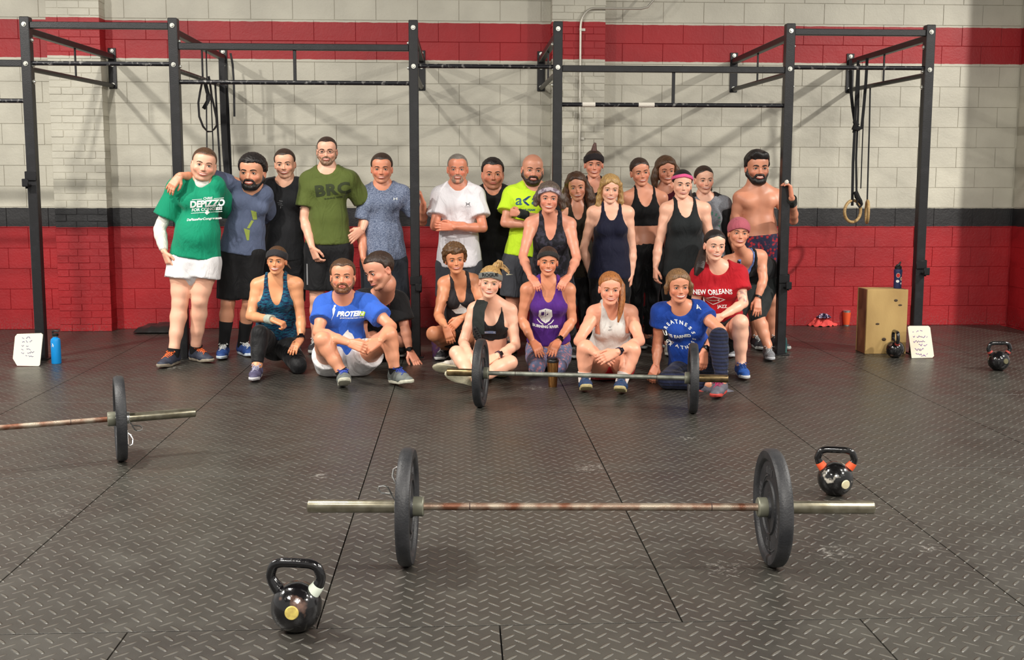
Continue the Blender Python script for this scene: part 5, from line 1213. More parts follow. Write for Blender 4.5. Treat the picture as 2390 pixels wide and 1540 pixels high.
# (5) heather blue
person(dict(label='person in a heathered blue T-shirt gripping the rig upright', Y=-1.42, b=1.06, s=1.0, skin=(222, 150, 118), flush=1.4, head=(891, 358, 428, 1, 5, 0), neck=(893, 432), sh=((858, 458), (938, 455)), hip=((872, 618), (920, 618)),
    armL=((844, 542, -.03), (848, 602, -.15), dict(d=(858, 632), n=(.6, .6, 0), curl=.5)), armR=((986, 518, .05), (988, 474, -.22), dict(d=(978, 442), dy=-.05, n=(-1, -.2, 0), curl=.6)),
    legL=((872, 716), A(872, -1.38)), legR=((932, 716), A(934, -1.38)), shoes=((60, 60, 66), (190, 190, 186), (200, 200, 196)), hairmat=HB, hair=dict(t=.010, front=.074, side=-.006), stubble=((176, 124, 98), .35), smile=.3, open=.35, teeth=1,
    wear=[dict(t='shorts', m=clothmat('charcoal_shorts', (44, 48, 56), (34, 38, 44)), cut=.88, r1=.10, e=.02), dict(t='tshirt', m=clothmat('heather_blue', (74, 86, 112), (134, 144, 166), 'heather'), e=.015, sleeve=.66, flare=.158, hy=606,
        print=[(923, 464, [Pg((-.016, .010), (-.010, .010), (-.010, -.010), (-.016, -.010)), Pg((.016, .010), (.010, .010), (.010, -.010), (.016, -.010)), Rc(-.012, -.002, .012, .002)], PRW)])]))
def logo(x, y): return [Pg((x-.020, y+.014), (x-.012, y+.013), (x-.007, y+.003), (x+.007, y+.003), (x+.012, y+.013), (x+.020, y+.014), (x+.012, y+.006), (x+.0125, y+.001), (x-.0125, y+.001), (x-.012, y+.006)), Pg((x-.020, y-.014), (x-.012, y-.006), (x-.0125, y-.001), (x+.0125, y-.001), (x+.012, y-.006), (x+.020, y-.014), (x+.012, y-.013), (x+.007, y-.003), (x-.007, y-.003), (x-.012, y-.013)), Rc(x-.028, y-.024, x+.028, y-.0225)]
# (6) white T-shirt, arms folded
person(dict(label='person in a white T-shirt with folded arms and a grey goatee', Y=-1.5, b=1.06, s=1.0, skin=(218, 142, 112), flush=1.3, head=(1068, 359, 428, 0, 5, 0), neck=(1069, 432), sh=((1028, 458), (1110, 457)), hip=((1048, 626), (1096, 626)),
    armL=((1014, 528, -.10), (1082, 524, -.215), dict(hide=1)), armR=((1128, 532, -.10), (1060, 530, -.27), dict(d=(1018, 528), dy=.02, n=(.05, 1, 0), curl=.16, spread=1.1)),
    legL=((1045, 722), A(1045, -1.5)), legR=((1100, 722), A(1102, -1.5)), shoes=((60, 60, 66), (190, 190, 186), (200, 200, 196)), hairmat=HGr, hair=dict(t=.004, front=.072, side=-.002), stubble=((200, 150, 126), .4), smile=.9, open=.25, jaw=.98,
    beard=dict(t=-.001, sides=0), beardmat=hairmat('goatee_grey', (176, 150, 132), (140, 110, 92)), browmat=HGr,
    wear=[dict(t='shorts', m=GRY, cut=.7, r1=.11, e=.018), dict(t='tshirt', m=clothmat('white_jersey', (232, 230, 234), (218, 214, 218)), e=.015, sleeve=.66, loose=.008, flare=.16, hy=622, print=[(1092, 476, logo(0, 0), PRN)])]))
# (7) black T-shirt, behind
person(dict(label='heavyset person in a black T-shirt standing behind the white and yellow shirts', Y=-1.12, b=1.25, s=1.02, skin=(222, 150, 120), fat=.7, jaw=1.02, hw=1.06, flush=1.3, head=(1150, 367, 444, 2, 4, 0), hs=.96, neck=(1150, 440), sh=((1112, 462), (1194, 461)), hip=((1122, 630), (1180, 630)),
    armL=((1098, 560, 0), (1100, 620, -.03)), armR=((1206, 560, 0), (1204, 620, 0)), legL=((1122, 720), A(1122, -1.1)), legR=((1180, 720), A(1180, -1.1)), shoes=((40, 40, 44), (180, 180, 176), (200, 200, 196)), hairmat=HK2, hair=dict(t=.011, front=.072, side=-.008, curl=(.003, 160)), stubble=((130, 88, 70), .4), smile=.1, open=0,
    belly=1.0, wear=[dict(t='shorts', m=BK2, cut=.95, r1=.12, e=.018), dict(t='tshirt', m=BK, e=.015, sleeve=.7, flare=.185, hy=628)]))
# (8) neon
NEON = clothmat('neon_jersey', (206, 240, 52), (186, 226, 40))
person(dict(label='bald bearded person in a neon yellow T-shirt with folded arms', Y=-1.45, b=1.08, s=1.02, skin=(216, 152, 124), head=(1243, 358, 434, 4, 5, 4), hs=.96, neck=(1246, 434), sh=((1196, 457), (1288, 455)), hip=((1204, 616), (1256, 616)),
    armL=((1178, 520, -.10), (1238, 524, -.22), dict(hide=1)), armR=((1300, 522, -.08), (1214, 498, -.27), dict(d=(1180, 494), dy=.08, n=(.05, 1, 0), curl=.9, sz=.9)),
    legL=((1196, 712), A(1194, -1.45)), legR=((1254, 712), A(1256, -1.45)), shoes=((60, 60, 66), (190, 190, 186), (200, 200, 196)), hairmat=HB, buzz=((150, 104, 80), .30), beard=dict(t=.007), beardmat=hairmat('beard_brown', (58, 36, 26), (30, 18, 14)), stubble=((90, 56, 42), .5), smile=.7, open=.25, cuffs=[(1, .93, .085, .040, clothmat('black_wristband', (24, 28, 26), (30, 34, 30)), 'wristband', 'black and lime wristband')],
    wear=[dict(t='shorts', m=GRY, cut=.78, r1=.115, e=.02, print=[(1190, 640, [Pg((-.03, -.01), (.03, .0), (-.03, .004))], mat('print_pale', (190, 184, 160), .8))]), dict(t='tshirt', m=NEON, e=.016, sleeve=.62, loose=.014, flare=.168, hy=598,
        print=[(1229, 470, [T('a', .125, -.066, .01, .002, xs=1.1), T('a', .125, .072, .01, .002, xs=1.1), T('T     AK TEAM', .026, .0, -.075, .001)], mat('print_slate', (58, 100, 112), .7)), (1229, 470, [Pg((-.036, .012), (.012, .045), (.036, .045), (-.008, .006)), Pg((-.036, .012), (-.008, .0), (.030, -.032), (.014, -.036), (-.016, -.016))], mat('print_navy', (18, 52, 110), .7))])]))
BTK = clothmat('black_tank_pattern', (26, 26, 32), (52, 50, 62), 'blotch')
# (10) dark curly hair behind
person(dict(label='smiling person with long brown wavy hair peering between two women', Y=-1.5, fem=1, skin=(218, 154, 124), head=(1346, 403, 469, -4, 6, -6), neck=(1347, 480), sh=((1318, 500), (1376, 498)), hip=((1325, 650), (1370, 650)),
    armL=((1330, 570, .1), (1330, 640, .1), dict(hide=1)), armR=((1388, 580, .12), (1385, 640, .1), dict(hide=1)), legL=((1328, 735), A(1330, -1.45)), legR=((1372, 735), A(1374, -1.45)), shoes=((40, 40, 44), (190, 190, 190), (200, 200, 200)),
    hairmat=hairmat('hair_brown_waves', (92, 62, 40), (44, 28, 20)), hair=dict(t=.016, front=.062, cover=1, back=1, down=.12, curl=(.004, 90), add=[('c', [(-.070, .01, .03), (-.088, .02, -.04), (-.090, .0, -.11), (-.075, -.02, -.20)], [.028, .032, .036, .026]), ('c', [(.070, .01, .03), (.092, .02, -.04), (.102, .0, -.11), (.100, -.02, -.20)], [.030, .038, .044, .034])]), smile=1, open=.5,
    wear=[dict(t='tank_top', m=clothmat('olive_black_tank', (30, 26, 18), (44, 36, 22)), e=.006, nd=0.120), dict(t='leggings', m=BKT, e=.004)]))
# (11) tall, bun
def bun(E, k):
    HM, hs = k['HM'], k['hs']; mb = MB(); mb.tube([HM@Vector(p) for p in ((0, .0, .10), (.0, -.005, .135), (.004, -.005, .165), (.008, -.008, .188))], [.034*hs, .024*hs, .018*hs, .010*hs], 12); mb.build('hair_bun', hairmat('hair_chestnut', (96, 54, 42), (50, 26, 22)), E)
person(dict(label='tall person with a black headband and hair knotted on top of the head', Y=-1.12, fem=1, s=1.02, skin=(224, 154, 126), flush=1.1, head=(1386, 351, 415, -3, 5, 0), neck=(1386, 424), sh=((1350, 446), (1424, 446)), hip=((1362, 610), (1410, 610)),
    armL=((1345, 540, .05), (1345, 600, 0), dict(hide=1)), armR=((1430, 540, .05), (1430, 600, 0), dict(hide=1)), legL=((1364, 715), A(1366, -1.1)), legR=((1408, 715), A(1408, -1.1)), shoes=((40, 40, 44), (190, 190, 190), (200, 200, 200)),
    hairmat=HB, hair=dict(t=.008, front=.066, cover=1), band=((.066, .01, .062, .014), clothmat('black_band_cloth', (26, 20, 22), (34, 28, 30)), 'black headband'), extra=bun, smile=.9, open=.4,
    wear=[dict(t='tank_top', m=BK, e=.006, nd=0.100), dict(t='leggings', m=BKT, e=.004)]))
# (14) maroon, behind
person(dict(label='person with shoulder length brown hair and a maroon top in the back row', Y=-1.02, fem=1, skin=(220, 152, 122), head=(1554, 366, 430, 2, 5, -4), neck=(1552, 442), sh=((1518, 462), (1588, 462)), hip=((1530, 610), (1576, 610)),
    armL=((1512, 540, .05), (1512, 600, 0), dict(hide=1)), armR=((1594, 540, .05), (1594, 600, 0), dict(hide=1)), legL=((1530, 715), A(1530, -1.0)), legR=((1574, 715), A(1574, -1.0)), shoes=((40, 40, 44), (190, 190, 190), (200, 200, 200)),
    hairmat=HBr, hair=dict(t=.018, front=.058, cover=1, back=1, down=.06, curl=(.003, 70), add=[('c', [(-.060, -.005, .07), (-.086, .0, .0), (-.098, .0, -.06), (-.100, -.005, -.125)], [.022, .028, .032, .026]), ('c', [(.060, -.005, .07), (.088, .0, .0), (.098, .0, -.06), (.090, .0, -.11)], [.022, .028, .030, .024])]), smile=1, open=.55, eye=.6,
    wear=[dict(t='tshirt', m=clothmat('maroon_knit', (92, 28, 44), (78, 22, 36)), e=.008, sleeve=.25, hem=-.55), dict(t='leggings', m=BKT, e=.004)]))
# (13) sports bra
person(dict(label='person in a black sports bra and black leggings with a bare midriff', Y=-1.35, fem=1, s=1.0, b=.92, skin=(216, 150, 120), flush=1.1, head=(1494, 369, 434, 3, 6, -8), neck=(1503, 445), sh=((1464, 463), (1544, 463)), hip=((1484, 592), (1526, 592)),
    armL=((1463, 550, .04), (1470, 618, .03), dict(d=(1470, 655), n=(1, .3, 0))), armR=((1560, 555, .06), (1560, 620, .05), dict(hide=1)), legL=((1486, 702), A(1488, -1.32)), legR=((1522, 702), A(1512, -1.30)), footL=dict(yaw=8), footR=dict(yaw=30), shoes=((74, 70, 70), (200, 200, 198), (150, 150, 148)),
    hairmat=HB, hair=dict(t=.008, front=.064, cover=1, curl=(.002, 120)), smile=.6, open=.4, brow=1.1, wear=[dict(t='sports_bra', m=clothmat('black_compression', (14, 14, 16), (20, 20, 22)), e=.007, nd=0.140, nw=.078, ndb=.05, hy=527), dict(t='leggings', m=BKT, e=.004, top=-.46)]))
# (16) raglan
person(dict(label='person in a grey raglan T-shirt with black sleeves behind the pink headband', Y=-1.3, fem=1, skin=PS, flush=1.4, head=(1643, 387, 452, 2, 5, -2), neck=(1644, 460), sh=((1610, 478), (1688, 478)), hip=((1626, 620), (1672, 620)),
    armL=((1606, 555, .06), (1612, 620, .04), dict(hide=1)), armR=((1698, 552, .0), (1694, 612, -.05)), legL=((1628, 722), A(1630, -1.28)), legR=((1670, 722), A(1672, -1.28)), shoes=((74, 70, 70), (200, 200, 198), (150, 150, 148)),
    hairmat=HB, hair=dict(t=.007, front=.068, cover=1), locks=[('ponytail', [(.03, .09, .02), (.075, .10, -.04), (.080, .08, -.10), (.070, .07, -.13)], [.02, .022, .018, .006], HB)], smile=1, open=.5,
    wear=[dict(t='leggings', m=BKT, e=.004), dict(t='tshirt', m=clothmat('grey_marl', (132, 134, 140), (112, 116, 122), 'heather'), e=.012, sleeve=.08, flare=.135, hy=600, print=[(1668, 512, arc('CROSSFIT', .085, 150, 24, .034, -.035, -.03), mat('print_teal', (52, 128, 100), .8))]),
        dict(t='tshirt', name='raglan_sleeves', m=BK, e=.016, sleeve=2, hem=-.0, label='black raglan sleeves')]))
# (12) blonde, navy tank
person(dict(label='blonde person in a navy blue tank top standing in the middle row', Y=-1.82, fem=1, s=1.0, b=1.04, skin=PS, head=(1424, 408, 475, -2, 5, 2), neck=(1425, 484), sh=((1386, 498), (1464, 498)), hip=((1402, 650), (1446, 650)),
    armL=((1362, 580, .06), (1378, 640, .08), dict(hide=1)), armR=((1476, 585, .0), (1474, 640, -.03), dict(d=(1470, 676), n=(-1, .3, 0), curl=.3)), legL=((1400, 752), A(1398, -1.8)), legR=((1448, 752), A(1448, -1.8)), shoes=((74, 70, 70), (200, 200, 198), (150, 150, 148)),
    hairmat=HBl, hair=dict(t=.014, front=.050, cover=1, back=1, down=.08, curl=(.004, 110), add=[('c', [(-.03, -.075, .082), (-.065, -.055, .055), (-.080, -.015, -.01), (-.082, .0, -.08), (-.085, .0, -.15), (-.09, .01, -.19)], [.016, .018, .020, .026, .028, .018]), ('c', [(-.01, -.080, .088), (-.045, -.078, .065), (-.066, -.060, .030)], [.014, .014, .008]), ('c', [(.03, -.06, .08), (.070, -.03, .05), (.086, .0, -.03), (.090, .0, -.10), (.088, .01, -.16)], [.014, .02, .022, .026, .02])]), smile=1, open=.5,
    wear=[dict(t='leggings', m=BKT, e=.005), dict(t='tank_top', m=clothmat('navy_tank', (22, 24, 48), (16, 18, 38)), e=.009, nd=0.105, nw=.074, hem=-.60)]))
# (15) pink headband
person(dict(label='person in a black tank top with a pink headband', Y=-1.72, fem=1, s=1.02, b=1.08, skin=PS, flush=.8, head=(1592, 397, 464, -2, 4, 3), neck=(1596, 474), sh=((1556, 490), (1642, 489)), hip=((1572, 650), (1620, 650)),
    armL=((1536, 575, -.02), (1530, 624, -.06), dict(d=(1530, 654), n=(1, .3, 0), curl=.35)), armR=((1660, 575, -.02), (1652, 640, -.06), dict(d=(1650, 660), n=(-1, .3, 0))), legL=((1568, 752), A(1562, -1.7)), legR=((1622, 752), A(1622, -1.7)), footL=dict(yaw=-10), shoes=((150, 144, 132), (222, 220, 210), (200, 200, 196)),
    hairmat=HK2, hair=dict(t=.010, front=.066, cover=1), band=((.074, .03, .030, .014), clothmat('pink_band', (222, 92, 142), (208, 78, 128)), 'pink headband'), locks=[('ponytail', [(.04, .09, .02), (.075, .08, -.04), (.085, .06, -.10), (.07, .05, -.15)], [.02, .026, .026, .01], HB)], smile=.5, open=.2, brow=1.15,
    wear=[dict(t='leggings', m=BKT, e=.005), dict(t='tank_top', m=clothmat('black_tank', (20, 24, 25), (30, 34, 36)), e=.010, nd=0.120, nw=.074, hem=-.62)]))
# (17) shirtless
def fingertape(E, k):
    w_ = k['arms'][1][2]; p = at(1836, 425, w_.y-.03); mb = MB(); mb.box(p, (.034, .03, .040), Matrix.Rotation(.25, 3, 'Y'), bev=.012); o = mb.build('finger_tape', TAPE, E); o['label'] = 'white tape on a finger'
person(dict(label='shirtless bearded person gripping the rig upright with a black wristband', Y=-1.42, b=1.02, s=1.04, skin=(214, 148, 118), head=(1767, 352, 431, 0, 4, 0), hs=.97, neck=(1766, 436), sh=((1728, 463), (1812, 459)), hip=((1752, 585), (1800, 585)), flush=.9,
    armL=((1708, 545, .04), (1722, 600, .02), dict(hide=1)), armR=((1852, 514, -.14), (1848, 462, -.42), dict(d=(1842, 420), dy=.0, n=(-1, .12, 0), curl=.62, thumb=.2)), legL=((1760, 700), A(1765, -1.4)), legR=((1802, 700), A(1803, -1.4)), footR=dict(yaw=20), shoes=((48, 48, 54), (190, 190, 186), (200, 200, 196)),
    hairmat=HK2, hair=dict(t=.015, front=.066, side=-.012, curl=(.005, 75), top=1.4, add=[('c', [(-.05, -.065, .088), (-.02, -.075, .102), (.03, -.07, .098), (.055, -.05, .085)], [.016, .022, .020, .016])]), beard=dict(t=.008), beardmat=HK2, stubble=((60, 40, 32), .6), brow=1.5, smile=1, open=.6,
    cuffs=[(1, .86, .085, .042, clothmat('black_wristband', (24, 28, 26)), 'wristband', 'black wristband')], extra=fingertape, ink=0,
    wear=[dict(t='shorts', m=clothmat('floral_shorts', (168, 34, 40), (40, 38, 62), 'floral'), cut=.8, r1=.105, e=.018, top=-.42, label='red patterned shorts')]))
# (9) grey brown hair, hands on the purple shoulders
person(dict(label='person in a dark patterned tank top resting both hands on the purple shoulders', Y=-2.06, fem=1, s=1.0, b=1.05, skin=(222, 152, 124), flush=1.1, head=(1281, 427, 498, -2, 2, 2, -.08), neck=(1284, 506, -.04), sh=((1240, 524, -.02), (1328, 525, -.02)), hip=((1262, 680, .12), (1314, 680, .12)),
    armL=((1220, 598, -.18), (1237, 644, -.42), dict(d=(1258, 670), dy=-.10, n=(.1, .5, -.9), curl=.35, spread=.9)), armR=((1346, 602, -.18), (1328, 644, -.42), dict(d=(1306, 670), dy=-.10, n=(-.1, .5, -.9), curl=.35, spread=.9)), legL=((1260, 770), A(1258, -1.8)), legR=((1322, 765), A(1334, -1.8)), shoes=((74, 70, 70), (200, 200, 198), (150, 150, 148)),
    hairmat=HG, hair=dict(t=.020, front=.064, side=-.02, back=1, down=.02, nape=-.075, curl=(.006, 95), cover=1, add=[('c', [(-.070, -.01, .05), (-.095, .0, .0), (-.098, .0, -.05)], [.02, .026, .020]), ('c', [(.070, -.01, .05), (.100, .0, .0), (.110, .01, -.06)], [.02, .03, .026])]), band=((.066, -.02, .036, .019), clothmat('pale_band', (176, 164, 172), (120, 104, 116), 'blotch'), 'pale patterned headband'), smile=.8, open=.6,
    wear=[dict(t='leggings', m=clothmat('black_track', (20, 20, 24), (28, 28, 32)), e=.012, print=[(1338, 700, [Rc(-.004, -.10, .004, .10)], PRW)]), dict(t='tank_top', m=BTK, e=.008, nd=0.165, nw=.060, hem=-.62)]))
# ---------------- the front rows
# (20) leaning man in black
person(dict(label='person in a black T-shirt crouching and leaning on one hand behind the seated man', Y=-1.98, b=1.06, s=1.0, skin=(218, 154, 126), turned=0, head=(886, 589, 673, -48, 16, -10, -.22), neck=(893, 686, -.14), sh=((848, 700, -.18), (930, 706, -.10)), hip=((878, 800, .16), (925, 800, .16)),
    armL=((846, 760, -.20), (846, 815, -.18), dict(d=(846, 850), n=(0, 1, 0), curl=.2)), armR=((944, 760, -.14), (956, 818, -.16), dict(d=(974, 848), dy=-.05, n=(0, .3, -1), curl=.10, spread=1.8, thumb=0)),
    legL=((868, 790, -.14), A(874, -1.72)), legR=((938, 790, -.02), A(930, -1.66)), footL=dict(yaw=-10), footR=dict(yaw=10), shoes=((110, 112, 116), (190, 190, 186), (200, 200, 196)), hairmat=HB, hair=dict(t=.010, front=.070, side=-.012, curl=(.002, 140)), stubble=((164, 118, 92), .4), smile=.1, open=.1,
    cuffs=[(1, .93, .022, .031, BLKP, 'watch', 'black band watch')], wear=[dict(t='shorts', m=BK2, cut=.85, r1=.10, e=.016), dict(t='tshirt', m=BK, e=.017, sleeve=.80, loose=.01, flare=.16, print=[(893, 700, [Pg((-.04, .03), (-.02, .04), (-.03, -.03), (-.05, -.03)), Pg((.0, .04), (.03, .05), (.02, -.02), (-.01, -.03)), Pg((.04, .05), (.06, .05), (.05, .0))], mat('print_red', (168, 26, 44), .8))])]))
# (21) curly haired woman crouching
person(dict(label='person with short curly brown hair in a charcoal tank top crouching', Y=-1.98, fem=1, s=1.0, skin=(220, 150, 110), head=(1062, 570, 638, 6, 4, -6, -.10), neck=(1072, 649, -.08), sh=((1038, 663, -.08), (1104, 656, -.06)), hip=((1062, 785, .12), (1104, 785, .12)),
    armL=((1022, 735, -.20), (1040, 762, -.38), dict(d=(1050, 790), dy=-.02, n=(.1, .8, -.4), curl=.3)), armR=((1128, 722, -.14), (1076, 742, -.36), dict(d=(1050, 768), dy=-.03, n=(-.2, .9, -.3), curl=.35)),
    legL=((1012, 778, -.30), A(1040, -1.85)), legR=((1090, 785, -.28), A(1100, -1.85)), footL=dict(yaw=-20), footR=dict(yaw=8), shoes=((60, 60, 64), (200, 200, 196), (180, 180, 178)),
    hairmat=hairmat('hair_curls', (112, 80, 48), (56, 36, 22)), hair=dict(t=.026, front=.052, side=-.045, back=1, nape=-.08, curl=(.009, 130)), smile=.8, open=.25, wear=[dict(t='shorts', m=BK2, cut=.4, e=.012), dict(t='tank_top', m=clothmat('charcoal_tank', (48, 45, 48), (38, 36, 38)), e=.008, nd=0.180, nw=.062, hem=-.42,
        print=[(1074, 716, [Pg((-.07, -.03), (-.03, -.012), (-.015, .0), (.0, .035), (.02, .005), (.05, -.02), (.06, -.06), (-.04, -.06))], PRW, 0, 'white mountain print')])]))
# (18) kneeling teal
def trim(E, k):
    pass
TEAL = clothmat('teal_wave', (22, 92, 118), (22, 30, 62), 'wavy')
person(dict(label='person in a teal patterned tank top and black headband kneeling on one knee', Y=-2.33, fem=1, s=1.02, skin=(222, 156, 112), head=(646, 575, 640, -2, 3, 3, -.06), neck=(646, 652, -.03), sh=((603, 667, -.02), (690, 665, -.02)), hip=((622, 800, .10), (664, 800, .10)),
    armL=((584, 738, -.10), (636, 746, -.32), dict(d=(672, 760), dy=-.03, n=(.1, .2, -1), curl=.9, thumb=.9)), armR=((702, 742, -.04), (703, 790, -.18), dict(d=(684, 814), dy=-.08, n=(-.1, .35, -1), curl=.22, spread=1.3)),
    legL=((606, 778, -.30), (600, 852, 'f', .10)), legR=((696, 852, -.22), A(690, -2.0, .06)), footL=dict(yaw=2), footR=dict(pitch=62, free=1, lift=.4), shoes=((84, 80, 108), (206, 204, 206), (170, 168, 190)), hairmat=HBr, hair=dict(t=.008, front=.066, cover=1, down=.02), band=((.074, .0, .064, .015), clothmat('charcoal_band', (38, 36, 38), (46, 44, 46)), 'charcoal headband'),
    locks=[('ponytail', [(.02, .09, -.01), (.07, .10, -.05), (.10, .09, -.08)], [.02, .018, .006], HBr)], smile=1.2, open=.7, cuffs=[(0, .88, .075, .036, clothmat('pale_wristband', (176, 184, 172), (160, 170, 158)), 'wristband', 'pale wristband'), (1, .95, .02, .029, BLKP, 'watch', 'black watch')],
    wear=[dict(t='leggings', m=BKT, e=.006, cut=.95), dict(t='tank_top', m=TEAL, e=.011, nd=0.175, nw=.070, hem=-.47, ndb=.08)]))
# (19) seated man
person(dict(label='bearded person in a bright blue T-shirt sitting on the floor with arms on knees', Y=-2.66, b=1.04, s=1.02, skin=(222, 154, 120), flush=1.2, head=(800, 605, 685, 3, -2, 0, -.08), neck=(802, 694, -.06), sh=((758, 714, -.06), (858, 712, -.06)), hip=((772, 850, .05), (832, 850, .05)),
    armL=((742, 775, -.24), (816, 800, -.52), dict(d=(850, 812), dy=-.05, n=(.2, .9, -.3), curl=.55, thumb=.6)), armR=((914, 762, -.24), (886, 795, -.50), dict(d=(858, 812), dy=-.05, n=(-.2, .9, -.3), curl=.6, thumb=.6)),
    legL=((752, 792, -.42), (800, 872, 'f', .10)), legR=((908, 780, -.36), (922, 866, 'f', .10)), footL=dict(yaw=10, pitch=-16, free=1, lift=1.0), footR=dict(yaw=32, pitch=-6, free=1), shoes=((110, 116, 112), (200, 198, 180), (40, 66, 160)), sock=(mat('black_sock'), .02),
    hairmat=HBr, hair=dict(t=.011, front=.074, side=-.02, curl=(.003, 110)), beard=dict(t=.005), beardmat=hairmat('beard_sandy', (128, 84, 52), (80, 48, 30)), smile=0, open=.3, teeth=0,
    wear=[dict(t='shorts', m=WHS, cut=.42, r1=.115, e=.022, top=-.40), dict(t='tshirt', m=clothmat('royal_jersey', (56, 106, 208), (46, 90, 186)), e=.014, sleeve=.60, loose=.006, flare=.145, hem=-.47,
        print=[(815, 733, [T('PROTEIN', .048, .005, 0, .0025, shear=.3, xs=1.0), T('SPORTS NUTRITION CLUB', .015, .02, -.030, .0003), Pg((-.125, .04), (-.112, .06), (-.103, .035), (-.112, .0), (-.13, -.035), (-.118, -.002)), Ring(-.108, .058, .008, .008, .0078)], PRW, 0, 'white sports club lettering'), (834, 733, [T('SI', .048, .035, 0, .0025, shear=.3)], mat('print_lime', (176, 214, 60), .8)),
            (812, 786, [Pg((-.055, -.04), (-.050, .0), (-.02, .035), (.0, .055), (.006, .036), (.03, .02), (.045, -.01), (.05, -.05), (.02, -.02), (-.02, -.005))], PRW, 0, 'white horse head print')])]))
# (23) purple tank kneeling
person(dict(label='person in a purple tank top and patterned leggings kneeling upright', Y=-2.42, fem=1, s=1.02, skin=(220, 148, 112), head=(1279, 576, 644, -2, 3, 2, -.05), neck=(1279, 658, -.03), sh=((1232, 678, -.02), (1326, 678, -.02)), hip=((1256, 822, .12), (1306, 822, .12)),
    armL=((1218, 745, -.03), (1242, 795, -.20), dict(d=(1262, 828), dy=-.10, n=(.2, .5, -.9), curl=.15, spread=1.1)), armR=((1336, 748, -.03), (1304, 795, -.20), dict(d=(1286, 826), dy=-.10, n=(-.2, .5, -.9), curl=.15, spread=1.1)),
    legL=((1252, 858, -.28), A(1262, -1.98, .07)), legR=((1302, 858, -.28), A(1298, -1.98, .07)), footL=dict(pitch=70, free=1, lift=.4), footR=dict(pitch=70, free=1, lift=.4), shoes=((60, 60, 66), (180, 180, 178), (180, 180, 180)), hairmat=HB, hair=dict(t=.008, front=.066, cover=1), band=((.072, -.01, .044, .015), clothmat('grey_black_band', (46, 44, 42), (38, 36, 34)), 'dark grey headband'),
    smile=1.2, open=.6, brow=1.2, cuffs=[(1, .95, .024, .030, BLKP, 'watch', 'black square watch')], wear=[dict(t='leggings', m=clothmat('paisley_tights', (188, 130, 140), (106, 116, 148), 'floral'), e=.006, cut=.9), dict(t='tank_top', m=clothmat('purple_tank', (88, 42, 136), (76, 34, 120)), e=.010, nd=0.135, nw=.064, hem=-.50,
        print=[(1273, 738, [T('BURNING RIVER', .030, 0, -.088, .0015, xs=.92), Pg((0, .072), (.05, .058), (.055, .0), (.03, -.04), (0, -.060), (-.03, -.04), (-.055, .0), (-.05, .058)), Ring(0, .0, .074, .074, .008, 205, 255), Ring(0, .0, .074, .074, .008, 285, 335)], PRW, 0, 'white shield emblem and lettering'),
            (1273, 738, [Rc(-.034, .010, -.010, .044), Rc(.010, -.030, .036, -.006), Pg((.006, .012), (.018, .03), (.024, .018), (.030, .032), (.040, .012)), Ring(-.022, -.018, .010, .012, .006), Rc(-.002, -.045, .002, .06), Rc(-.045, .0, .045, .004)], mat('print_purple', (70, 32, 110), .8))])]))
# (22) crosslegged, towel
def towel(E, k):
    TW = clothmat('black_towel', (30, 34, 32), (40, 44, 42)); mb = MB(); L = [(1140, 742, .10), (1134, 712, .0), (1126, 703, -.10), (1118, 722, -.15), (1116, 750, -.17), (1117, 780, -.165)]
    Y = k['N'].y; ribbon(mb, [at(x, y, Y+d+.03) for x, y, d in L[1:]], .088, .02); o = mb.build('towel', TW, E); o['label'] = 'black towel over the shoulder'
    mb = MB()
    for j in range(5): mb.tube([at(1108+j*3, 762+j*5+q*5, Y-.16-.02*sin(q*1.3)) for q in range(6)], [.010, .014, .012, .014, .011, .008], 8)
    mb.tube([at(1112+5*cos(a), 772+9*sin(a), Y-.17) for a in [2*pi*q/14 for q in range(14)]], .004, 6, closed=True); mb.build('wrist_wrap', BK, E)
    mb = MB(); HM, hs = k['HM'], k['hs']; rr = random.Random(4); 
    mb.tube([HM@Vector(p) for p in ((.02, .045, .10), (.04, .05, .13), (.055, .045, .155), (.04, .03, .165))], [.03*hs, .034*hs, .026*hs, .012*hs], 12)
    for q in range(9): a = rr.uniform(-.4, 1.6); mb.tube([HM@Vector((.05, .04, .12)), HM@Vector((.05+.07*cos(a)*.6, .03, .12+.05*sin(a))), HM@Vector((.05+.07*cos(a)*1.2, .01, .10+.05*sin(a)-.01))], [.008, .005, .0015], 6)
    mb.build('hair_bun', HBl, E)
    o = [q for q in E.children if q.name.startswith('headband')][0]; me = o.data; V = [v.co.copy() for v in me.vertices]
    bv = BVHTree.FromPolygons(V, [tuple(p.vertices) for p in me.polygons])
    put_print(o, bv, (1144, 642, [T('ROGUE', .032, 0, 0, .0016, xs=1.1)], PRN, .05), k['S'], Vector((0, 0, 1)), k['FR'], E)
BRA = clothmat('black_bra', (24, 22, 24), (32, 30, 32))
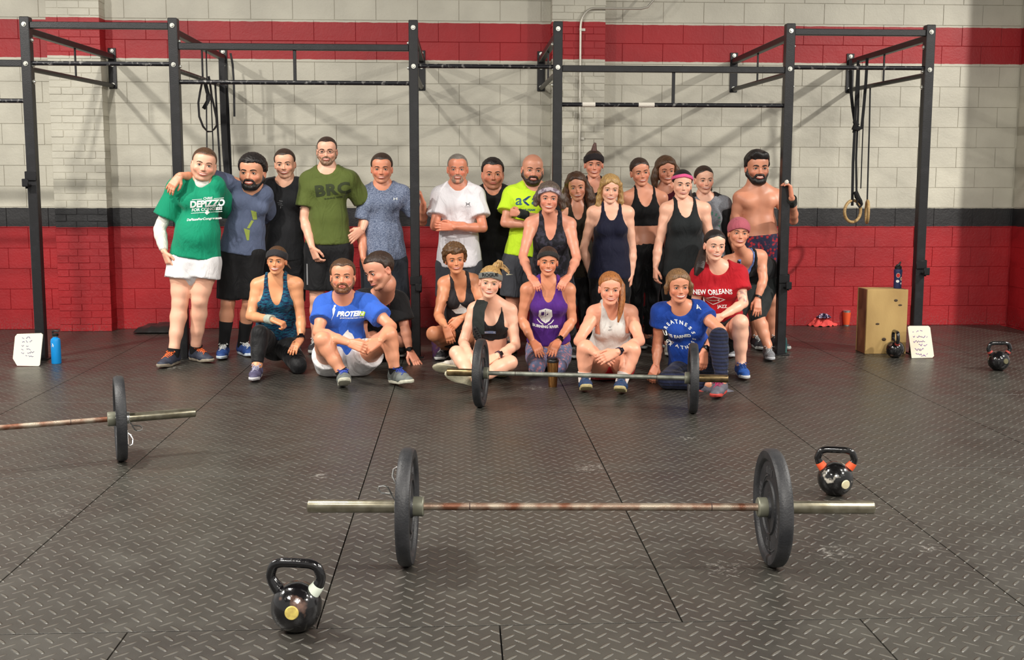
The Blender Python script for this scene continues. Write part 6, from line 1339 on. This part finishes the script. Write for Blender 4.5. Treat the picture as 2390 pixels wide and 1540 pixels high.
person(dict(label='blonde crosslegged person in a black sports bra with a grey headband and towel', Y=-2.76, fem=1, s=1.0, b=.86, skin=PS, flush=1.3, head=(1144, 622, 695, -3, 2, 6, -.10), neck=(1147, 706, -.07), sh=((1108, 724, -.06), (1190, 726, -.06)), hip=((1122, 852, .06), (1166, 852, .06)),
    armL=((1080, 798, -.12), (1098, 832, -.36), dict(d=(1106, 856), dy=-.05, n=(.4, .3, -.8), curl=.3)), armR=((1204, 806, -.12), (1160, 830, -.34), dict(d=(1132, 846), dy=-.05, n=(-.3, .4, -.8), curl=.3)),
    legL=((1066, 824, -.30), (1100, 882, -.52)), legR=((1190, 846, -.34), (1110, 886, -.62)), footL=dict(yaw=-80, roll=-25, pitch=10, free=1, lift=.5, none=1), footR=dict(none=1), shoes=((220, 216, 206), (206, 200, 172), (222, 218, 208)), hairmat=HBl, hair=dict(t=.011, front=.056, cover=1, curl=(.004, 120)), band=((.060, .02, .046, .015), clothmat('grey_band_print', (116, 118, 114), (104, 106, 102)), 'grey headband with black lettering'),
    smile=.3, open=.7, extra=towel, cuffs=[(1, .93, .024, .030, mat('plum_band', (66, 42, 60), .5), 'watch', 'plum watch')],
    wear=[dict(t='shorts', m=clothmat('olive_shorts', (92, 88, 52), (78, 76, 44)), cut=.30, r1=.10, e=.012, top=-.44), dict(t='sports_bra', m=BRA, e=.008, nd=.150, nw=.094, arm=.13, hy=776, print=[(1143, 775, [Rc(-.066, -.012, .045, .012)], mat('print_blue_grey', (120, 144, 184), .8), 0, 'pale blue label'), (1143, 775, [Rc(-.055+.0095*i, -.006, -.050+.0095*i, .006) for i in range(10)], PRW)])]))
# (26) red tee
person(dict(label='person in a red New Orleans T-shirt with a tattooed arm crouching behind', Y=-2.32, fem=1, s=1.04, b=1.05, skin=PS, flush=1.3, head=(1668, 537, 608, 2, 4, 3, -.08), neck=(1675, 622, -.05), sh=((1634, 645, -.05), (1722, 641, -.05)), hip=((1662, 780, .14), (1712, 780, .14)),
    armL=((1622, 715, .0), (1640, 750, -.15), dict(hide=1)), armR=((1736, 708, -.14), (1684, 738, -.34), dict(d=(1655, 756), dy=0, n=(-.2, .9, -.3), curl=.3)),
    legL=((1672, 770, -.42), A(1672, -2.55)), legR=((1728, 752, -.50), (1729, 848, 'f', .10)), footL=dict(yaw=5), footR=dict(yaw=-4), shoes=((32, 82, 160), (224, 224, 222), (30, 70, 140)), hairmat=HK2, hair=dict(t=.009, front=.068, cover=1, wid=-.0), locks=[('ponytail', [(-.03, .10, .0), (-.075, .06, -.06), (-.10, -.02, -.12), (-.12, -.06, -.18), (-.14, -.06, -.24)], [.022, .030, .042, .046, .016], hairmat('hair_black_brown', (46, 34, 30), (20, 15, 14)))],
    smile=1, open=.5, eye=.6, brow=.9, ink=1, wear=[dict(t='shorts', m=BK2, cut=.4, e=.012), dict(t='tshirt', m=clothmat('red_jersey', (186, 22, 36), (166, 16, 30)), e=.014, sleeve=.55, loose=.012, flare=.14, hem=-.44,
        print=[(1664, 683, [T('NEW ORLEANS', .054, .0, .0, .0016, xs=.82), T('JAZZ', .034, .07, -.135, .001)]+[Pg((-.1, -.075), (0, -.03), (0, -.037), (-.09, -.078)), Pg((.1, -.075), (0, -.03), (0, -.037), (.09, -.078)), Pg((-.1, -.075), (0, -.125), (0, -.118), (-.09, -.072)), Pg((.1, -.075), (0, -.125), (0, -.118), (.09, -.072)), Rc(-.06, -.078, .05, -.072), Ring(-.015, -.079, .022, .009, .003), Pg((.05, -.062), (.05, -.09), (.03, -.078), (.03, -.072)), Rc(-.05, -.086, .02, -.083)], PRW, 0, 'white New Orleans lettering and trumpet emblem')])]))
# (27) pink cap
person(dict(label='person in a dusty pink head covering bending forward with a hand on the knee', Y=-1.58, fem=1, s=1.0, skin=(220, 154, 122), flush=1.0, head=(1724, 509, 578, -4, 0, 3, -.14), neck=(1738, 600, -.38), sh=((1700, 612, -.36), (1774, 600, -.32)), hip=((1752, 640, .0), (1796, 640, .0)),
    armL=((1694, 665, -.42), (1712, 715, -.44), dict(d=(1714, 740), n=(0, .6, -1), curl=.3)), armR=((1782, 652, -.40), (1768, 696, -.46), dict(d=(1768, 730), dy=-.06, n=(-.05, 1, -.2), curl=.18, spread=1.4)),
    legL=((1722, 738, -.26), (1712, 800, 'f', .11)), legR=((1768, 742, -.34), (1792, 806, 'f', .11)), footL=dict(yaw=-25), footR=dict(yaw=-8), shoes=((132, 134, 138), (204, 206, 210), (170, 172, 174)), hairmat=HB, hair=dict(t=.008, front=.05, cover=1), band=((.050, -.01, .04, .014, 1), clothmat('dusty_pink', (178, 92, 104), (166, 82, 96)), 'dusty pink head covering'), bandname='cap',
    smile=1, open=.3, eye=.75, cuffs=[(1, .93, .018, .030, BLKP, 'wristband', 'thin black wristband')], wear=[dict(t='capris', m=clothmat('dark_grey_tights', (34, 38, 38), (28, 32, 32)), e=.008, cut=.05, top=-.40), dict(t='tank_top', name='under_top', m=clothmat('light_blue_bra', (120, 150, 214), (104, 134, 200)), e=.008, nd=.07, nw=.06, hem=-.3), dict(t='tank_top', m=BK, e=.013, nd=.10, nw=.072, hem=-.47)]))
# (24) redhead
person(dict(label='auburn haired person in a white tank top sitting with hands clasped over knees', Y=-2.9, fem=1, s=1.03, skin=(232, 166, 136), flush=1.1, head=(1424, 635, 711, -3, 4, 1, -.10), neck=(1427, 719, -.08), sh=((1388, 732, -.07), (1470, 731, -.07)), hip=((1400, 862, .06), (1446, 862, .06)),
    armL=((1350, 796, -.30), (1390, 826, -.56), dict(d=(1418, 838), dy=-.03, n=(.1, .9, -.3), curl=.4)), armR=((1494, 796, -.28), (1440, 822, -.60), dict(d=(1404, 838), dy=-.03, n=(-.1, .9, -.3), curl=.3)),
    legL=((1366, 812, -.44), (1364, 882, 'f', .10)), legR=((1476, 818, -.44), (1452, 886, 'f', .10)), footL=dict(yaw=-2, pitch=-14, free=1), footR=dict(yaw=-14, pitch=-14, free=1), shoes=((34, 62, 98), (196, 180, 130), (50, 70, 100)), sock=(mat('white_sock', (226, 214, 206), .9), .035), hairmat=HR_, hair=dict(t=.010, front=.064, cover=1, curl=(.001, 200)),
    locks=[('ponytail', [(.01, .06, .09), (.05, .06, .085), (.085, .03, .02), (.088, .0, -.08), (.075, -.03, -.17), (.060, -.05, -.245)], [.02, .028, .034, .034, .028, .008], HR_)], smile=.8, open=.35, cuffs=[(1, .93, .026, .029, mat('navy_strap', (34, 34, 58), .5), 'watch', 'navy strap watch')],
    wear=[dict(t='shorts', m=clothmat('red_shorts', (172, 22, 30), (150, 18, 26)), cut=.22, e=.010, top=-.42), dict(t='tank_top', m=clothmat('white_tank', (206, 204, 198), (190, 188, 184)), e=.014, nd=0.068, nw=.058, arm=.115, hem=-.44, print=[(1424, 762, [Pg((-.012, .005), (0, -.008), (.012, .005), (0, -.002)), T('NEXT', .012, 0, -.022, .0002)], mat('print_mid', (130, 130, 130), .8))])]))
# (25) blue tee
BLT = clothmat('cobalt_jersey', (22, 66, 156), (18, 56, 138))
person(dict(label='person in a cobalt T-shirt reading GREATNESS IS EARNED sitting with one knee up', Y=-2.95, fem=1, s=1.03, b=1.02, skin=(214, 146, 114), head=(1583, 629, 706, 1, 3, -2, -.08), neck=(1588, 716, -.05), sh=((1544, 729, -.04), (1630, 726, -.04)), hip=((1596, 868, .10), (1644, 866, .10)),
    armL=((1534, 804, .02), (1532, 852, -.06), dict(d=(1524, 872), dy=-.03, n=(0, .4, -1), curl=.5)), armR=((1684, 772, -.24), (1644, 818, -.34), dict(d=(1642, 852), dy=-.02, n=(-.3, .9, 0), curl=.35)),
    legL=((1556, 886, -.32), (1652, 898, -.38)), legR=((1678, 786, -.36), (1684, 888, 'f', .10)), footL=dict(yaw=84, roll=0, pitch=8, free=1, lift=.75), footR=dict(yaw=-28), shoes=((96, 94, 104), (196, 70, 62), (170, 40, 90)), hairmat=hairmat('hair_light_brown', (140, 104, 66), (82, 56, 36)), hair=dict(t=.012, front=.058, cover=1, curl=(.002, 90), add=[('c', [(-.055, -.02, .06), (-.082, -.01, .0), (-.086, .0, -.05)], [.016, .018, .012]), ('c', [(.055, -.02, .06), (.084, .0, .0), (.090, .02, -.06)], [.016, .022, .018])]),
    smile=1.1, open=.7, cuffs=[(1, .93, .024, .029, BLKP, 'watch', 'black strap watch')],
    wear=[dict(t='leggings', m=clothmat('navy_ribbed', (26, 32, 58), (14, 16, 32), 'ribs'), e=.006, cut=.93), dict(t='tshirt', m=BLT, e=.013, sleeve=.42, loose=.010, flare=.135, hem=-.48,
        print=[(1588, 786, arc('GREATNESS', .104, 164, 18.5, .036)+[T('IS EARNED', .036, 0, .0, .0015, xs=.92)]+arc('GREATNESS', .104, 196, -18.5, .034, out=False), PRW, 0, 'white lettering in a ring'), (1629, 716, [Pg((-.016, -.012), (0, .016), (.004, .008), (-.006, -.010)), Pg((.0, .016), (.018, -.012), (.010, -.012)), Rc(-.008, -.006, .010, -.002)], PRW)])]))
# the white trainers of the crosslegged person, soles to the camera, belong to her
pp = [o for o in bpy.data.objects if o.name.startswith('person') and 'crosslegged' in o.get('label', '')][0]
for (px, py, yaw, pit, rol, z) in ((1098, 890, -62, -20, -68, .085), (1072, 866, -75, -5, -55, .08)):
    p = flo(px, py, z); put_shoe(pp, p+Vector((0, .05 if py < 880 else 0, 0)), yaw, pit, rol, ((220, 216, 206), (206, 200, 172), (222, 218, 208)), .95)
